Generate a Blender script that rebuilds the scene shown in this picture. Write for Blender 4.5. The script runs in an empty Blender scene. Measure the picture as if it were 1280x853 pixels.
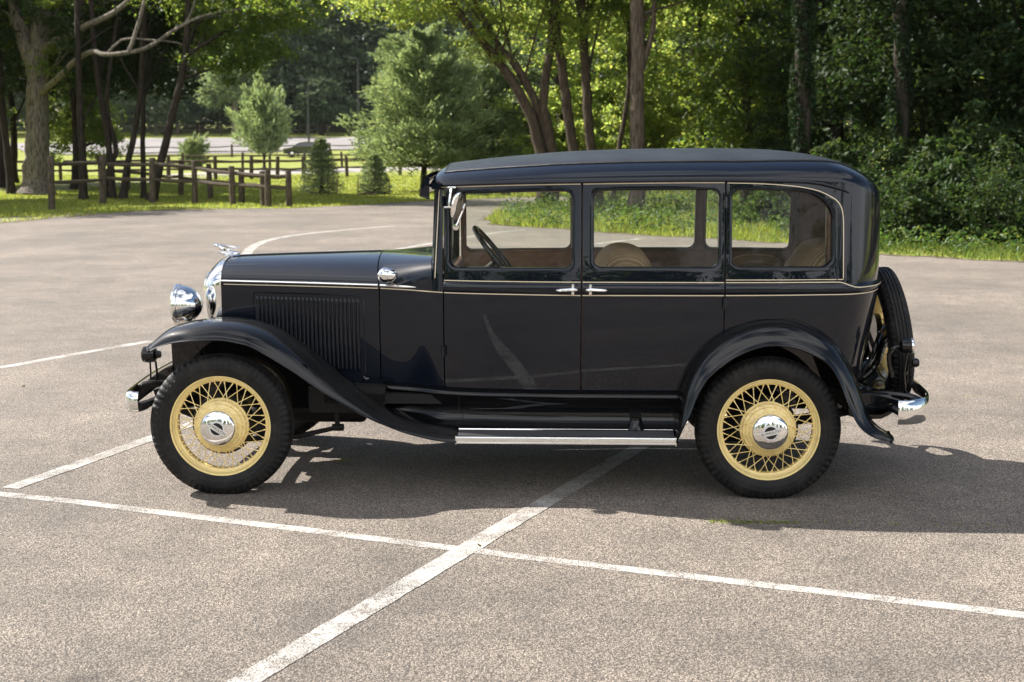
import bpy, bmesh, math, random
import numpy as np
from mathutils import Vector, Matrix

R = math.radians
PI = math.pi
scene = bpy.context.scene
COL = scene.collection
rng = np.random.default_rng(7)
random.seed(7)

# ------------------------------------------------------------------ camera
cam_d = bpy.data.cameras.new('camera')
cam = bpy.data.objects.new('camera', cam_d)
COL.objects.link(cam)
cam.location = (0, -7.85, 1.81)
cam.rotation_euler = (R(90 - 8.042), 0, 0)
cam_d.sensor_width = 36
cam_d.lens = 50.06
cam_d.clip_start = 0.05
cam_d.clip_end = 2000
cam_d.dof.use_dof = True
cam_d.dof.focus_distance = 7.35
cam_d.dof.aperture_fstop = 5.0
scene.camera = cam

# ------------------------------------------------------------------ light
SUN_DIR = Vector((-0.985, 0.47, 1.0)).normalized()          # towards the sun
sun_el = math.asin(SUN_DIR.z)
sun_az = math.atan2(SUN_DIR.x, SUN_DIR.y)                    # clockwise from +Y
world = bpy.data.worlds.new('World')
scene.world = world
world.use_nodes = True
wn, wl = world.node_tree.nodes, world.node_tree.links
wn.clear()
wo = wn.new('ShaderNodeOutputWorld')
wb = wn.new('ShaderNodeBackground')
wb.inputs['Strength'].default_value = 0.05
sky = wn.new('ShaderNodeTexSky')
sky.sky_type = 'NISHITA'
sky.sun_disc = False
sky.sun_elevation = sun_el
sky.sun_rotation = sun_az
sky.air_density = 1.0
sky.dust_density = 1.5
tc = wn.new('ShaderNodeTexCoord')
mp = wn.new('ShaderNodeMapping')
mp.inputs['Scale'].default_value = (1, 1, 2.2)
nz = wn.new('ShaderNodeTexNoise')
nz.inputs['Scale'].default_value = 1.5
nz.inputs['Detail'].default_value = 6
nz.inputs['Roughness'].default_value = 0.48
rp = wn.new('ShaderNodeValToRGB')
rp.color_ramp.elements[0].position = 0.56
rp.color_ramp.elements[1].position = 0.74
mx = wn.new('ShaderNodeMixRGB')
mx.inputs['Color2'].default_value = (14, 14, 14.2, 1)      # sunlit cloud
wl.new(tc.outputs['Generated'], mp.inputs['Vector'])
wl.new(mp.outputs['Vector'], nz.inputs['Vector'])
dt = wn.new('ShaderNodeVectorMath'); dt.operation = 'DOT_PRODUCT'; dt.inputs[1].default_value = (-.10, -.90, .42)
ma = wn.new('ShaderNodeMath'); ma.operation = 'MULTIPLY_ADD'; ma.inputs[1].default_value = .22
wl.new(tc.outputs['Generated'], dt.inputs[0]); wl.new(dt.outputs['Value'], ma.inputs[0]); wl.new(nz.outputs['Fac'], ma.inputs[2])
wl.new(ma.outputs[0], rp.inputs['Fac'])
wl.new(rp.outputs['Color'], mx.inputs['Fac'])
wl.new(sky.outputs['Color'], mx.inputs['Color1'])
wl.new(mx.outputs['Color'], wb.inputs['Color'])
wl.new(wb.outputs['Background'], wo.inputs['Surface'])

sun_d = bpy.data.lights.new('sun', 'SUN')
sun_d.energy = 5.0
sun_d.angle = R(0.55)
sun_d.color = (1.0, 0.95, 0.88)
sun = bpy.data.objects.new('sun', sun_d)
COL.objects.link(sun)
sun.rotation_euler = SUN_DIR.to_track_quat('Z', 'Y').to_euler()
sun.location = SUN_DIR * 60

vs = scene.view_settings
vs.view_transform = 'Standard'
vs.look = 'None'
vs.exposure = 1.45
vs.gamma = 1.0
vs.use_curve_mapping = False
scene.cycles.max_bounces = 10
scene.cycles.transparent_max_bounces = 24
scene.cycles.caustics_reflective = False
scene.cycles.caustics_refractive = False
scene.cycles.sample_clamp_indirect = 6.0

# ------------------------------------------------------------------ helpers
def pchip(pts):
    xs = np.array([p[0] for p in pts], float); ys = np.array([p[1] for p in pts], float)
    h = np.diff(xs); d = np.diff(ys) / h
    m = np.zeros(len(xs))
    for i in range(1, len(xs) - 1):
        if d[i - 1] * d[i] > 0:
            w1 = 2 * h[i] + h[i - 1]; w2 = h[i] + 2 * h[i - 1]
            m[i] = (w1 + w2) / (w1 / d[i - 1] + w2 / d[i])
    m[0] = d[0]; m[-1] = d[-1]
    def f(x):
        x = np.clip(np.asarray(x, float), xs[0], xs[-1])
        i = np.clip(np.searchsorted(xs, x) - 1, 0, len(h) - 1)
        t = (x - xs[i]) / h[i]
        return ((2*t**3-3*t**2+1)*ys[i] + (t**3-2*t**2+t)*h[i]*m[i] + (-2*t**3+3*t**2)*ys[i+1] + (t**3-t**2)*h[i]*m[i+1])
    return f

def spline(pts, n):
    """n points evenly spaced along a Catmull-Rom curve through pts"""
    P = np.array(pts, float)
    Q = np.vstack([2*P[0]-P[1], P, 2*P[-1]-P[-2]])
    out = []
    for i in range(1, len(Q) - 2):
        p0, p1, p2, p3 = Q[i-1], Q[i], Q[i+1], Q[i+2]
        for t in np.linspace(0, 1, 24, endpoint=False):
            out.append(0.5*((2*p1)+(-p0+p2)*t+(2*p0-5*p1+4*p2-p3)*t*t+(-p0+3*p1-3*p2+p3)*t**3))
    out.append(P[-1])
    out = np.array(out)
    L = np.concatenate([[0], np.cumsum(np.linalg.norm(np.diff(out, axis=0), axis=1))])
    s = np.linspace(0, L[-1], n)
    return np.stack([np.interp(s, L, out[:, k]) for k in range(out.shape[1])], axis=1)

class MB:
    """collects shapes; build() links them as ONE mesh object"""
    def __init__(self):
        self.v = []; self.f = []
    def add(self, vs, fs):
        o = len(self.v)
        self.v.extend([tuple(float(c) for c in p) for p in vs])
        self.f.extend([tuple(i + o for i in q) for q in fs])
        return self
    def grid(self, rows, cu=False, cv=False):
        n = len(rows); m = len(rows[0])
        vs = [p for r in rows for p in r]
        fs = []
        for i in range(n if cu else n - 1):
            for j in range(m if cv else m - 1):
                a = i*m+j; b = i*m+(j+1) % m; c = ((i+1) % n)*m+(j+1) % m; d = ((i+1) % n)*m+j
                fs.append((a, b, c, d))
        return self.add(vs, fs)
    def tube(self, path, r, n=8, caps=True, closed=False):
        P = [Vector(p) for p in path]
        k = len(P)
        rr = [r]*k if not hasattr(r, '__len__') else list(r)
        t0 = (P[1]-P[0]).normalized()
        a = t0.orthogonal().normalized()
        rows = []
        for i in range(k):
            if closed: t = (P[(i+1) % k]-P[i-1]).normalized()
            elif i == 0: t = t0
            elif i == k-1: t = (P[i]-P[i-1]).normalized()
            else: t = (P[i+1]-P[i-1]).normalized()
            a = (a - t*a.dot(t)).normalized()
            b = t.cross(a)
            rows.append([P[i] + (a*math.cos(q) + b*math.sin(q))*rr[i] for q in [2*PI*j/n for j in range(n)]])
        o = len(self.v)
        self.grid(rows, cu=closed, cv=True)
        if caps and not closed:
            self.f.append(tuple(o+j for j in range(n)))
            self.f.append(tuple(o+(k-1)*n+j for j in range(n)))
        return self
    def lathe(self, prof, c=(0, 0, 0), axis='y', n=48, mod=None, closed=False):
        """prof: list of (radius, height along the axis)"""
        rows = []
        for (r, h) in prof:
            row = []
            for j in range(n):
                q = 2*PI*j/n
                rr = r + (mod(r, h, j) if mod else 0)
                x, z = rr*math.cos(q), rr*math.sin(q)
                p = {'y': (x, h, z), 'x': (h, x, z), 'z': (x, z, h)}[axis]
                row.append((p[0]+c[0], p[1]+c[1], p[2]+c[2]))
            rows.append(row)
        return self.grid(rows, cu=closed, cv=True)
    def box(self, c, s, rz=0, bev=0.0):
        x, y, z = [k/2 for k in s]
        if bev <= 0:
            vs = [(sx*x, sy*y, sz*z) for sx in (-1, 1) for sy in (-1, 1) for sz in (-1, 1)]
            fs = [(0, 1, 3, 2), (4, 6, 7, 5), (0, 4, 5, 1), (2, 3, 7, 6), (0, 2, 6, 4), (1, 5, 7, 3)]
        else:
            bm = bmesh.new()
            bmesh.ops.create_cube(bm, size=1)
            for v in bm.verts: v.co = Vector((v.co.x*s[0], v.co.y*s[1], v.co.z*s[2]))
            bmesh.ops.bevel(bm, geom=bm.edges[:], offset=min(bev, min(s)*.49), segments=3, affect='EDGES', profile=.5)
            bm.verts.index_update()
            vs = [v.co[:] for v in bm.verts]; fs = [[v.index for v in f.verts] for f in bm.faces]
            bm.free()
        ca, sa = math.cos(rz), math.sin(rz)
        return self.add([(c[0]+p[0]*ca-p[1]*sa, c[1]+p[0]*sa+p[1]*ca, c[2]+p[2]) for p in vs], fs)
    def xform(self, M, start=0):
        for i in range(start, len(self.v)):
            self.v[i] = tuple(M @ Vector(self.v[i]))
        return self
    def mirrored(self):
        o = MB(); o.v = [(x, -y, z) for x, y, z in self.v]; o.f = [tuple(reversed(f)) for f in self.f]
        return o
    def build(self, name, mat, parent=None, ang=35, merge=1e-5):
        me = bpy.data.meshes.new(name)
        me.from_pydata(self.v, [], self.f)
        bm = bmesh.new(); bm.from_mesh(me)
        if merge: bmesh.ops.remove_doubles(bm, verts=bm.verts, dist=merge)
        bmesh.ops.recalc_face_normals(bm, faces=bm.faces)
        bm.to_mesh(me); bm.free()
        me.polygons.foreach_set('use_smooth', [ang > 0]*len(me.polygons))
        if ang > 0: me.set_sharp_from_angle(angle=R(ang))
        o = bpy.data.objects.new(name, me)
        COL.objects.link(o)
        for m_ in (mat if isinstance(mat, (list, tuple)) else [mat]): me.materials.append(m_)
        if parent is not None: o.parent = parent
        return o

def np_mesh(name, verts, faces4, mat, parent=None, smooth=False):
    """verts (n,3), faces4 (m,4) or (m,3) numpy -> object"""
    me = bpy.data.meshes.new(name)
    k = faces4.shape[1]
    me.vertices.add(len(verts)); me.vertices.foreach_set('co', np.ascontiguousarray(verts, dtype=np.float32).ravel())
    me.loops.add(faces4.size); me.loops.foreach_set('vertex_index', np.ascontiguousarray(faces4, dtype=np.int32).ravel())
    me.polygons.add(len(faces4)); me.polygons.foreach_set('loop_start', np.arange(0, faces4.size, k, dtype=np.int32))
    me.polygons.foreach_set('use_smooth', [smooth]*len(faces4))
    me.update(calc_edges=True); me.validate()
    o = bpy.data.objects.new(name, me); COL.objects.link(o)
    me.materials.append(mat)
    if parent is not None: o.parent = parent
    return o

def empty(name, loc=(0, 0, 0), rz=0, label=None, cat=None, group=None):
    o = bpy.data.objects.new(name, None); COL.objects.link(o)
    o.empty_display_size = .3
    o.location = loc; o.rotation_euler = (0, 0, rz)
    tag(o, label, cat, group)
    return o
def tag(o, label=None, cat=None, group=None, kind=None):
    if label: o['label'] = label
    if cat: o['category'] = cat
    if group: o['group'] = group
    if kind: o['kind'] = kind
    return o

# ------------------------------------------------------------------ materials
def new_mat(name):
    m = bpy.data.materials.new(name); m.use_nodes = True
    nt = m.node_tree
    return m, nt.nodes, nt.links, nt.nodes['Principled BSDF']
def simple(name, col, rough=.5, metal=0., coat=0., spec=.5, bump=0., bscale=200, var=0., vscale=6, rvar=0.):
    m, n, l, p = new_mat(name)
    p.inputs['Base Color'].default_value = (*col, 1)
    p.inputs['Roughness'].default_value = rough
    p.inputs['Metallic'].default_value = metal
    p.inputs['Coat Weight'].default_value = coat
    p.inputs['Coat Roughness'].default_value = .03
    p.inputs['Specular IOR Level'].default_value = spec
    t = n.new('ShaderNodeTexCoord')
    if var or rvar:
        z = n.new('ShaderNodeTexNoise'); z.inputs['Scale'].default_value = vscale; z.inputs['Detail'].default_value = 6
        l.new(t.outputs['Object'], z.inputs['Vector'])
    if var:
        h = n.new('ShaderNodeHueSaturation'); h.inputs['Color'].default_value = (*col, 1)
        mr = n.new('ShaderNodeMapRange'); mr.inputs['From Min'].default_value = .3; mr.inputs['From Max'].default_value = .7
        mr.inputs['To Min'].default_value = 1-var; mr.inputs['To Max'].default_value = 1+var
        l.new(z.outputs['Fac'], mr.inputs['Value']); l.new(mr.outputs['Result'], h.inputs['Value'])
        l.new(h.outputs['Color'], p.inputs['Base Color'])
    if rvar:
        mr = n.new('ShaderNodeMapRange'); mr.inputs['From Min'].default_value = .3; mr.inputs['From Max'].default_value = .7
        mr.inputs['To Min'].default_value = max(0, rough-rvar); mr.inputs['To Max'].default_value = rough+rvar
        l.new(z.outputs['Fac'], mr.inputs['Value']); l.new(mr.outputs['Result'], p.inputs['Roughness'])
    if bump:
        b = n.new('ShaderNodeTexNoise'); b.inputs['Scale'].default_value = bscale; b.inputs['Detail'].default_value = 3
        bp = n.new('ShaderNodeBump'); bp.inputs['Strength'].default_value = bump; bp.inputs['Distance'].default_value = .01
        l.new(t.outputs['Object'], b.inputs['Vector']); l.new(b.outputs['Fac'], bp.inputs['Height']); l.new(bp.outputs['Normal'], p.inputs['Normal'])
    return m

M = {}
def car_paint(name, col, flake=(0, 0, 0)):
    m = simple(name, col, rough=.45, coat=1.0, spec=.05)
    p = m.node_tree.nodes['Principled BSDF']; n = m.node_tree.nodes; l = m.node_tree.links
    # faint orange peel and polishing swirls in the clear coat, dust in the base
    t = n.new('ShaderNodeTexCoord'); z = n.new('ShaderNodeTexNoise'); z.inputs['Scale'].default_value = 9; z.inputs['Detail'].default_value = 2
    bp = n.new('ShaderNodeBump'); bp.inputs['Strength'].default_value = .012; bp.inputs['Distance'].default_value = .02
    l.new(t.outputs['Object'], z.inputs['Vector']); l.new(z.outputs['Fac'], bp.inputs['Height']); l.new(bp.outputs['Normal'], p.inputs['Coat Normal'])
    p.inputs['Coat Roughness'].default_value = .012; p.inputs['Coat IOR'].default_value = 1.43
    return m
M['navy'] = car_paint('navy_paint', (.0028, .0052, .0112))
M['black'] = car_paint('black_paint', (.0038, .0040, .0048))
M['chrome'] = simple('chrome', (.86, .86, .85), rough=.045, metal=1, rvar=.03, vscale=14)
M['satin'] = simple('polished_aluminium', (.80, .79, .77), rough=.22, metal=1, rvar=.08, vscale=20)
M['yellow'] = simple('yellow_wheel_paint', (.97, .77, .33), rough=.34, coat=.6, var=.07, vscale=9)
M['rubber'] = simple('tyre_rubber', (.0085, .0085, .009), rough=.58, spec=.3, bump=.25, bscale=260, var=.25, vscale=14)
def dusty(m, dust, lo, hi, amt, sc):
    n, l = m.node_tree.nodes, m.node_tree.links; p = n['Principled BSDF']
    t = n.new('ShaderNodeTexCoord'); z = n.new('ShaderNodeTexNoise'); z.inputs['Scale'].default_value = sc; z.inputs['Detail'].default_value = 7; z.inputs['Roughness'].default_value = .7
    mr = n.new('ShaderNodeMapRange'); mr.inputs['From Min'].default_value = lo; mr.inputs['From Max'].default_value = hi; mr.inputs['To Max'].default_value = amt
    mx = n.new('ShaderNodeMixRGB'); mx.inputs[2].default_value = (*dust, 1)
    l.new(t.outputs['Object'], z.inputs['Vector']); l.new(z.outputs['Fac'], mr.inputs['Value']); l.new(mr.outputs[0], mx.inputs[0])
    src = p.inputs['Base Color'].links[0].from_socket if p.inputs['Base Color'].links else None
    if src: l.new(src, mx.inputs[1])
    else: mx.inputs[1].default_value = p.inputs['Base Color'].default_value
    l.new(mx.outputs[0], p.inputs['Base Color'])
dusty(M['rubber'], (.09, .078, .065), .48, .75, .30, 11)
dusty(M['yellow'], (.30, .19, .07), .52, .78, .45, 16)
M['mat_rubber'] = simple('ribbed_mat_rubber', (.03, .03, .032), rough=.55, bump=.2, bscale=150)
M['under'] = simple('chassis_black', (.010, .0095, .009), rough=.65, spec=.3, var=.4, vscale=8)
M['stripe'] = simple('cream_pinstripe', (.72, .62, .44), rough=.35)
M['fabric_roof'] = simple('roof_fabric', (.020, .021, .022), rough=.30, spec=.35, bump=.5, bscale=260, var=.3, vscale=5)
M['brown'] = simple('brown_mohair', (.27, .17, .125), rough=.9, spec=.2, bump=.3, bscale=300, var=.18, vscale=30)
M['seat'] = simple('tan_mohair_pleat_shade', (.50, .35, .21), rough=.9, spec=.2, bump=.3, bscale=250, var=.15, vscale=20)
_n, _l = M['seat'].node_tree.nodes, M['seat'].node_tree.links
_t = _n.new('ShaderNodeTexCoord'); _w = _n.new('ShaderNodeTexWave'); _w.bands_direction = 'Y'; _w.inputs['Scale'].default_value = 7.5; _w.inputs['Distortion'].default_value = .4
_r = _n.new('ShaderNodeValToRGB'); _r.color_ramp.elements[0].position = .25; _r.color_ramp.elements[1].position = .7
_r.color_ramp.elements[0].color = (.30, .20, .12, 1); _r.color_ramp.elements[1].color = (.56, .41, .26, 1)  # dark bands paint the shade between the pleats into the cloth colour
_l.new(_t.outputs['Object'], _w.inputs['Vector']); _l.new(_w.outputs['Fac'], _r.inputs['Fac']); _l.new(_r.outputs['Color'], _n['Principled BSDF'].inputs['Base Color'])
M['headliner'] = simple('tan_headliner', (.20, .15, .11), rough=.95, spec=.1)
M['darkwood'] = simple('brown_garnish', (.13, .075, .048), rough=.4, coat=.4)
M['dark_steel'] = simple('dark_steel', (.12, .12, .12), rough=.35, metal=.8)
M['badge'] = simple('badge_metal', (.80, .80, .78), rough=.35, metal=.55)
M['emblem_black'] = simple('emblem_enamel', (.006, .008, .014), rough=.2)
M['red_glass'] = simple('red_lens', (.35, .01, .008), rough=.12, coat=1)
def glass_mat(name, tint, base_refl=1.28):
    m = bpy.data.materials.new(name); m.use_nodes = True
    n, l = m.node_tree.nodes, m.node_tree.links
    n.clear()
    o = n.new('ShaderNodeOutputMaterial'); a = n.new('ShaderNodeBsdfTransparent'); g = n.new('ShaderNodeBsdfGlossy')
    a.inputs['Color'].default_value = (*tint, 1); g.inputs['Roughness'].default_value = .01
    fr = n.new('ShaderNodeFresnel'); fr.inputs['IOR'].default_value = base_refl
    mx = n.new('ShaderNodeMixShader')
    d = n.new('ShaderNodeBsdfDiffuse'); d.inputs['Color'].default_value = (.6, .6, .55, 1)
    mx2 = n.new('ShaderNodeMixShader'); mx2.inputs['Fac'].default_value = .022
    l.new(fr.outputs['Fac'], mx.inputs['Fac']); l.new(a.outputs[0], mx.inputs[1]); l.new(g.outputs[0], mx.inputs[2])
    l.new(mx.outputs[0], mx2.inputs[1]); l.new(d.outputs[0], mx2.inputs[2]); l.new(mx2.outputs[0], o.inputs['Surface'])
    return m
M['glass'] = glass_mat('window_glass', (.93, .95, .92))
# ================================================================== THE SEDAN
# car space: x towards the rear (0 = front axle), y across (negative = the side we see), z up
CAR_LOC = (-1.461, 0.028, 0)
CAR_RZ = R(-2.0)
car = empty('vintage_sedan', CAR_LOC, CAR_RZ,
            'dark navy and black four-door 1930s sedan with yellow wire wheels parked across white stall lines', 'car')

belt = pchip([(-.12, .288), (.3, .375), (.79, .500), (.95, .545), (1.13, .625), (1.4, .672), (1.83, .70), (2.4, .70), (2.8, .685), (3.1, .652)])
zdel = pchip([(.40, -.085), (.53, -.05), (.7, -.02), (.9, -.003), (1.04, 0), (1.10, -.004), (1.35, -.03), (1.62, -.058)])
def hw(x, z):
    k = float(np.clip((x-.6)/.4, 0, 1))
    return float(belt(x)) + float(zdel(z))*(.35+.65*k)
XC, LC = 3.08, .60
dxr = pchip([(.45, -.125), (.53, -.10), (.645, -.075), (.77, -.05), (.89, -.025), (1.09, 0), (1.7, 0)])
def wall(s, z, off=0.):
    """point on the near body wall; s = x on the side, then round the rear corner to the centre (s = XC+LC)"""
    def p(s):
        if s <= XC: return np.array([s, -hw(s, z)])
        f = min((s-XC)/LC, 1)*PI/2
        xr = 3.425+float(dxr(z)); n = 2/2.4
        return np.array([XC+(xr-XC)*max(math.sin(f), 0)**n, -hw(XC, z)*max(math.cos(f), 0)**n])
    a = p(s)
    if off:
        d = p(min(s+.004, XC+LC))-p(s-.004); d /= (np.linalg.norm(d)+1e-9)
        a = a + off*np.array([d[1], -d[0]])
    return (a[0], a[1], z)
zh = pchip([(1.0, 1.58), (1.1, 1.587), (1.83, 1.608), (2.55, 1.616), (2.85, 1.611), (3.1, 1.60)])
etop = pchip([(1.0, 1.58), (1.1, 1.587), (1.83, 1.608), (2.55, 1.616), (2.80, 1.613), (3.05, 1.603), (3.12, 1.595), (3.3, 1.548), (3.5, 1.49), (3.68, 1.46)])

# fender curves: T follows the top, where it meets the body, L the outer lip
FT = [(-.365, .772), (-.325, .812), (-.262, .858), (-.168, .886), (-.039, .902), (.069, .899), (.177, .879), (.287, .835), (.432, .735), (.573, .615), (.719, .507), (.84, .432), (.96, .385), (1.09, .355), (1.212, .343)]
FL = [(-.345, .752), (-.29, .778), (-.20, .803), (-.10, .816), (.029, .819), (.12, .805), (.205, .778), (.383, .672), (.558, .553), (.769, .43), (.865, .388), (.962, .352), (1.098, .319), (1.212, .306)]
RT = [(2.312, .335), (2.318, .45), (2.332, .54), (2.362, .64), (2.42, .748), (2.52, .846), (2.648, .908), (2.78, .930), (2.90, .920), (3.03, .862), (3.124, .784), (3.205, .665), (3.245, .56), (3.288, .44), (3.338, .378), (3.40, .338)]
RL = [(2.316, .318), (2.345, .39), (2.380, .468), (2.415, .562), (2.47, .65), (2.56, .727), (2.656, .779), (2.757, .806), (2.875, .799), (2.978, .761), (3.057, .709), (3.111, .626), (3.160, .505), (3.215, .405), (3.285, .350), (3.37, .326)]
_rt = spline(RT, 120)
def arch(x):
    """height below which the body side stops, over the rear wheel"""
    if x < 2.318 or x > 3.29: return .53
    i = _rt[:, 0].argsort()
    return max(.53, float(np.interp(x, _rt[i, 0], _rt[i, 1]))-.015)

def moff(z):            # raised belt moulding between the two pinstripes
    t = (z-1.070)/.026
    return .011*max(0, 1-abs(t)**2.6)
ZL = [.53, .545, .56, .62, .70, .78, .86, .94, 1.0, 1.036, 1.0435, 1.046, 1.05, 1.058, 1.066, 1.074, 1.082, 1.089, 1.093, 1.0965, 1.104, 1.112]
def wall_grid(mb, s0, s1, n, zlist, flange=(1, 1), bottom=None, off=0., mould=True):
    """panel of the body wall with its shut-line edges turned in"""
    ss = list(np.linspace(s0, s1, n))
    rows = []
    def col(s, o):
        zb = bottom(wall(s, .8)[0]) if bottom else zlist[0]
        r = []
        for z in zlist:
            zz = zb+(z-zlist[0])*(1.03-zb)/(1.03-zlist[0]) if z < 1.03 else z
            r.append(wall(s, zz, o+off+(moff(zz) if mould else 0)))
        r.insert(0, wall(s, zb, o+off-.012))
        return r
    if flange[0]: rows.append(col(s0, -.014)); rows.append(col(s0+.0005, -.0012))
    for s in ss: 
        e = .002 if (s == s0 and flange[0]) or (s == s1 and flange[1]) else 0
        rows.append(col(s + (e if s == s0 else -e), 0))
    if flange[1]: rows.append(col(s1-.0005, -.0012)); rows.append(col(s1, -.014))
    mb.grid(rows)

def rrect(x0, x1, z0, z1, rad, k=7, m=10):
    """rounded rectangle, counter-clockwise from bottom-left; rad = 4 (rx, rz) for bl, br, tr, tl"""
    rad = [(q, q) if not hasattr(q, '__len__') else q for q in rad]
    pts = []
    cs = [(x0+rad[0][0], z0+rad[0][1], 180), (x1-rad[1][0], z0+rad[1][1], 270), (x1-rad[2][0], z1-rad[2][1], 0), (x0+rad[3][0], z1-rad[3][1], 90)]
    for i in range(4):
        cx, cz, a0 = cs[i]
        arc = [(cx+rad[i][0]*math.cos(R(a0+90*j/k)), cz+rad[i][1]*math.sin(R(a0+90*j/k))) for j in range(k+1)]
        pts += arc
        n = cs[(i+1) % 4]; a1 = n[2]
        e = (n[0]+rad[(i+1) % 4][0]*math.cos(R(a1)), n[1]+rad[(i+1) % 4][1]*math.sin(R(a1)))
        for j in range(1, m):
            t = j/m; pts.append((arc[-1][0]*(1-t)+e[0]*t, arc[-1][1]*(1-t)+e[1]*t))
    return pts
def bow(x, z):          # the tops of the panels follow the gentle bow of the header
    return z + (float(zh(x))-1.60)*float(np.clip((z-1.1)/.5, 0, 1))
def window_panel(mb, x0, x1, z0, z1, win, rad, depth=.034, off=0., flange=True, side_gap=.002):
    """upper door panel with a rounded window opening and its reveal; rings from the edge to the glass"""
    def shape(d_out=None, d_in=None):
        if d_in is None:
            return rrect(x0+d_out, x1-d_out, z0, z1-d_out*.3, [.0006]*4)
        r = [((q[0] if hasattr(q, '__len__') else q)+d_in, (q[1] if hasattr(q, '__len__') else q)+d_in) for q in rad]
        return rrect(win[0]-d_in, win[1]+d_in, win[2]-d_in, win[3]+d_in, r)
    A, B = shape(d_out=side_gap), shape(d_in=.012)
    rings = []
    if flange: rings += [(shape(d_out=0), -.014), (shape(d_out=.0005), -.0012)]
    rings += [(A, 0)]
    for t in (.25, .5, .75): rings.append(([(a[0]*(1-t)+b[0]*t, a[1]*(1-t)+b[1]*t) for a, b in zip(A, B)], 0))
    rings += [(B, 0), (shape(d_in=.007), -.0005), (shape(d_in=.003), -.003), (shape(d_in=.0006), -.008), (shape(d_in=0), -.013), (shape(d_in=-.0005), -depth)]
    mb.grid([[wall(p[0], bow(p[0], p[1]), o+off) for p in ring] for ring, o in rings], cv=True)
def pane(win, rad, off):
    mb = MB()
    ring = rrect(win[0]-.004, win[1]+.004, win[2]-.004, win[3]+.004, rad)
    cx, cz = (win[0]+win[1])/2, (win[2]+win[3])/2
    rows = [[wall(p[0], bow(p[0], p[1]), off) for p in ring]]
    for t in (.5, .98): rows.append([wall(p[0]*(1-t)+cx*t, bow(p[0]*(1-t)+cx*t, p[1]*(1-t)+cz*t), off) for p in ring])
    mb.grid(rows, cv=True)
    k = len(mb.v); mb.f.append(tuple(range(k-len(ring), k)))
    return mb
def both(fn, name, mat, parent=None, ang=35, lab=None):
    """the near and the far copy of a mirrored part, as two objects"""
    a = fn().build(name, mat, parent or car, ang); b = fn().mirrored().build(name, mat, parent or car, ang)
    return a, b
def one(fn, name, mat, parent=None, ang=35):
    """a part that spans both sides"""
    a = fn(); b = a.mirrored(); c = MB(); c.add(a.v, a.f); c.add(b.v, b.f)
    return c.build(name, mat, parent or car, ang)

WIN = {'f': (1.163, 1.785, 1.172, 1.546), 'r': (1.897, 2.520, 1.176, 1.548), 'q': (2.588, 3.085, 1.178, 1.547)}
RAD = {'f': [.038]*4, 'r': [.038]*4, 'q': [.038, .045, (.17, .115), .038]}

# ---- body: cowl, quarters and back in one shell
def body():
    mb = MB()
    wall_grid(mb, 2.555, XC+LC, 46, ZL, flange=(1, 0), bottom=arch)
    window_panel(mb, 2.555, 3.11, 1.112, 1.600, WIN['q'], RAD['q'])
    rows = []
    for s in np.linspace(3.108, XC+LC, 26):
        zt = float(etop(s))
        rows.append([wall(s, 1.112+(zt-1.112)*t) for t in np.linspace(0, 1, 14)])
    mb.grid(rows)
    return mb
def cowl():
    mb = MB()
    wall_grid(mb, .792, 1.131, 14, [z for z in ZL if z < 1.05], flange=(1, 1), mould=False)
    # the post beside the windscreen
    zz = np.linspace(1.045, 1.588, 18)
    xf = lambda z: 1.072+(z-1.10)*.046
    rows = [[(xf(z)+.022, -hw(1.1, z)+.085, z) for z in zz], [(xf(z)+.004, -hw(1.1, z)+.055, z) for z in zz],
            [(xf(z)-.002, -hw(1.1, z)+.022, z) for z in zz], [(xf(z)+.006, -hw(1.1, z)+.006, z) for z in zz], [(xf(z)+.016, -hw(xf(z)+.016, z), z) for z in zz],
            [(1.120, -hw(1.12, z), z) for z in zz], [(1.131, -hw(1.131, z), z) for z in zz], [(1.1315, -hw(1.131, z)+.05, z) for z in zz]]
    mb.grid(rows)
    # cowl top: the round section at the bonnet opens into the wide one under the windscreen
    ZS = 1.045
    rows = []
    for u in np.linspace(0, 1, 16):
        row = []
        for f in np.linspace(0, 1, 30):
            a = f*PI/2
            x0 = .752+.040*(1-f)**1.0; x1 = 1.075-.02*f
            x = x0+(x1-x0)*u
            w = hw(x, ZS)
            b = u**1.7
            n = 2.25*(1-b)+5.2*b
            zc = 1.203+.010*u
            row.append((x, -w*max(math.cos(a), 0)**(2/n), ZS+(zc-ZS)*max(math.sin(a), 0)**(2/n)))
        rows.append(row)
    mb.grid(rows)
    return mb
body_o = one(body, 'body', M['navy'])
one(cowl, 'cowl', M['navy'])

# ---- doors
def door(kind):
    x0, x1 = ((1.136, 1.832) if kind == 'f' else (1.839, 2.550))
    mb = MB()
    wall_grid(mb, x0, x1, 26, ZL, bottom=arch if kind == 'r' else None)
    window_panel(mb, x0, x1, 1.112, 1.600, WIN[kind], RAD[kind])
    return mb
def on_wall(x, z, off): return Vector(wall(x, z, off))
def handle(x0, d):
    """lever handle on its escutcheon; d = +1 when the lever points to the rear"""
    mb = MB(); z = 1.066
    c = on_wall(x0, z, .006)
    mb.lathe([(0, -.012), (.013, -.012), (.015, -.006), (.014, .004), (0, .005)], c, 'y', 20)
    for dz in (.019, -.019):
        mb.lathe([(0, -.008), (.007, -.007), (.0105, 0), (.0105, .006), (0, .006)], on_wall(x0, z+dz, .004), 'y', 16)
    pth = [c+Vector((-d*.022, -.030, 0)), c+Vector((0, -.033, .002)), c+Vector((d*.03, -.034, .001)), c+Vector((d*.062, -.033, -.001)), c+Vector((d*.082, -.028, -.002))]
    mb.tube(spline([p[:] for p in pth], 14), [.006, .0085, .0095, .0095, .009, .0085, .008, .008, .008, .0078, .0078, .0078, .0075, .004], 10)
    mb.tube([c, c+Vector((0, -.03, 0))], .007, 10)
    return mb
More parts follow.
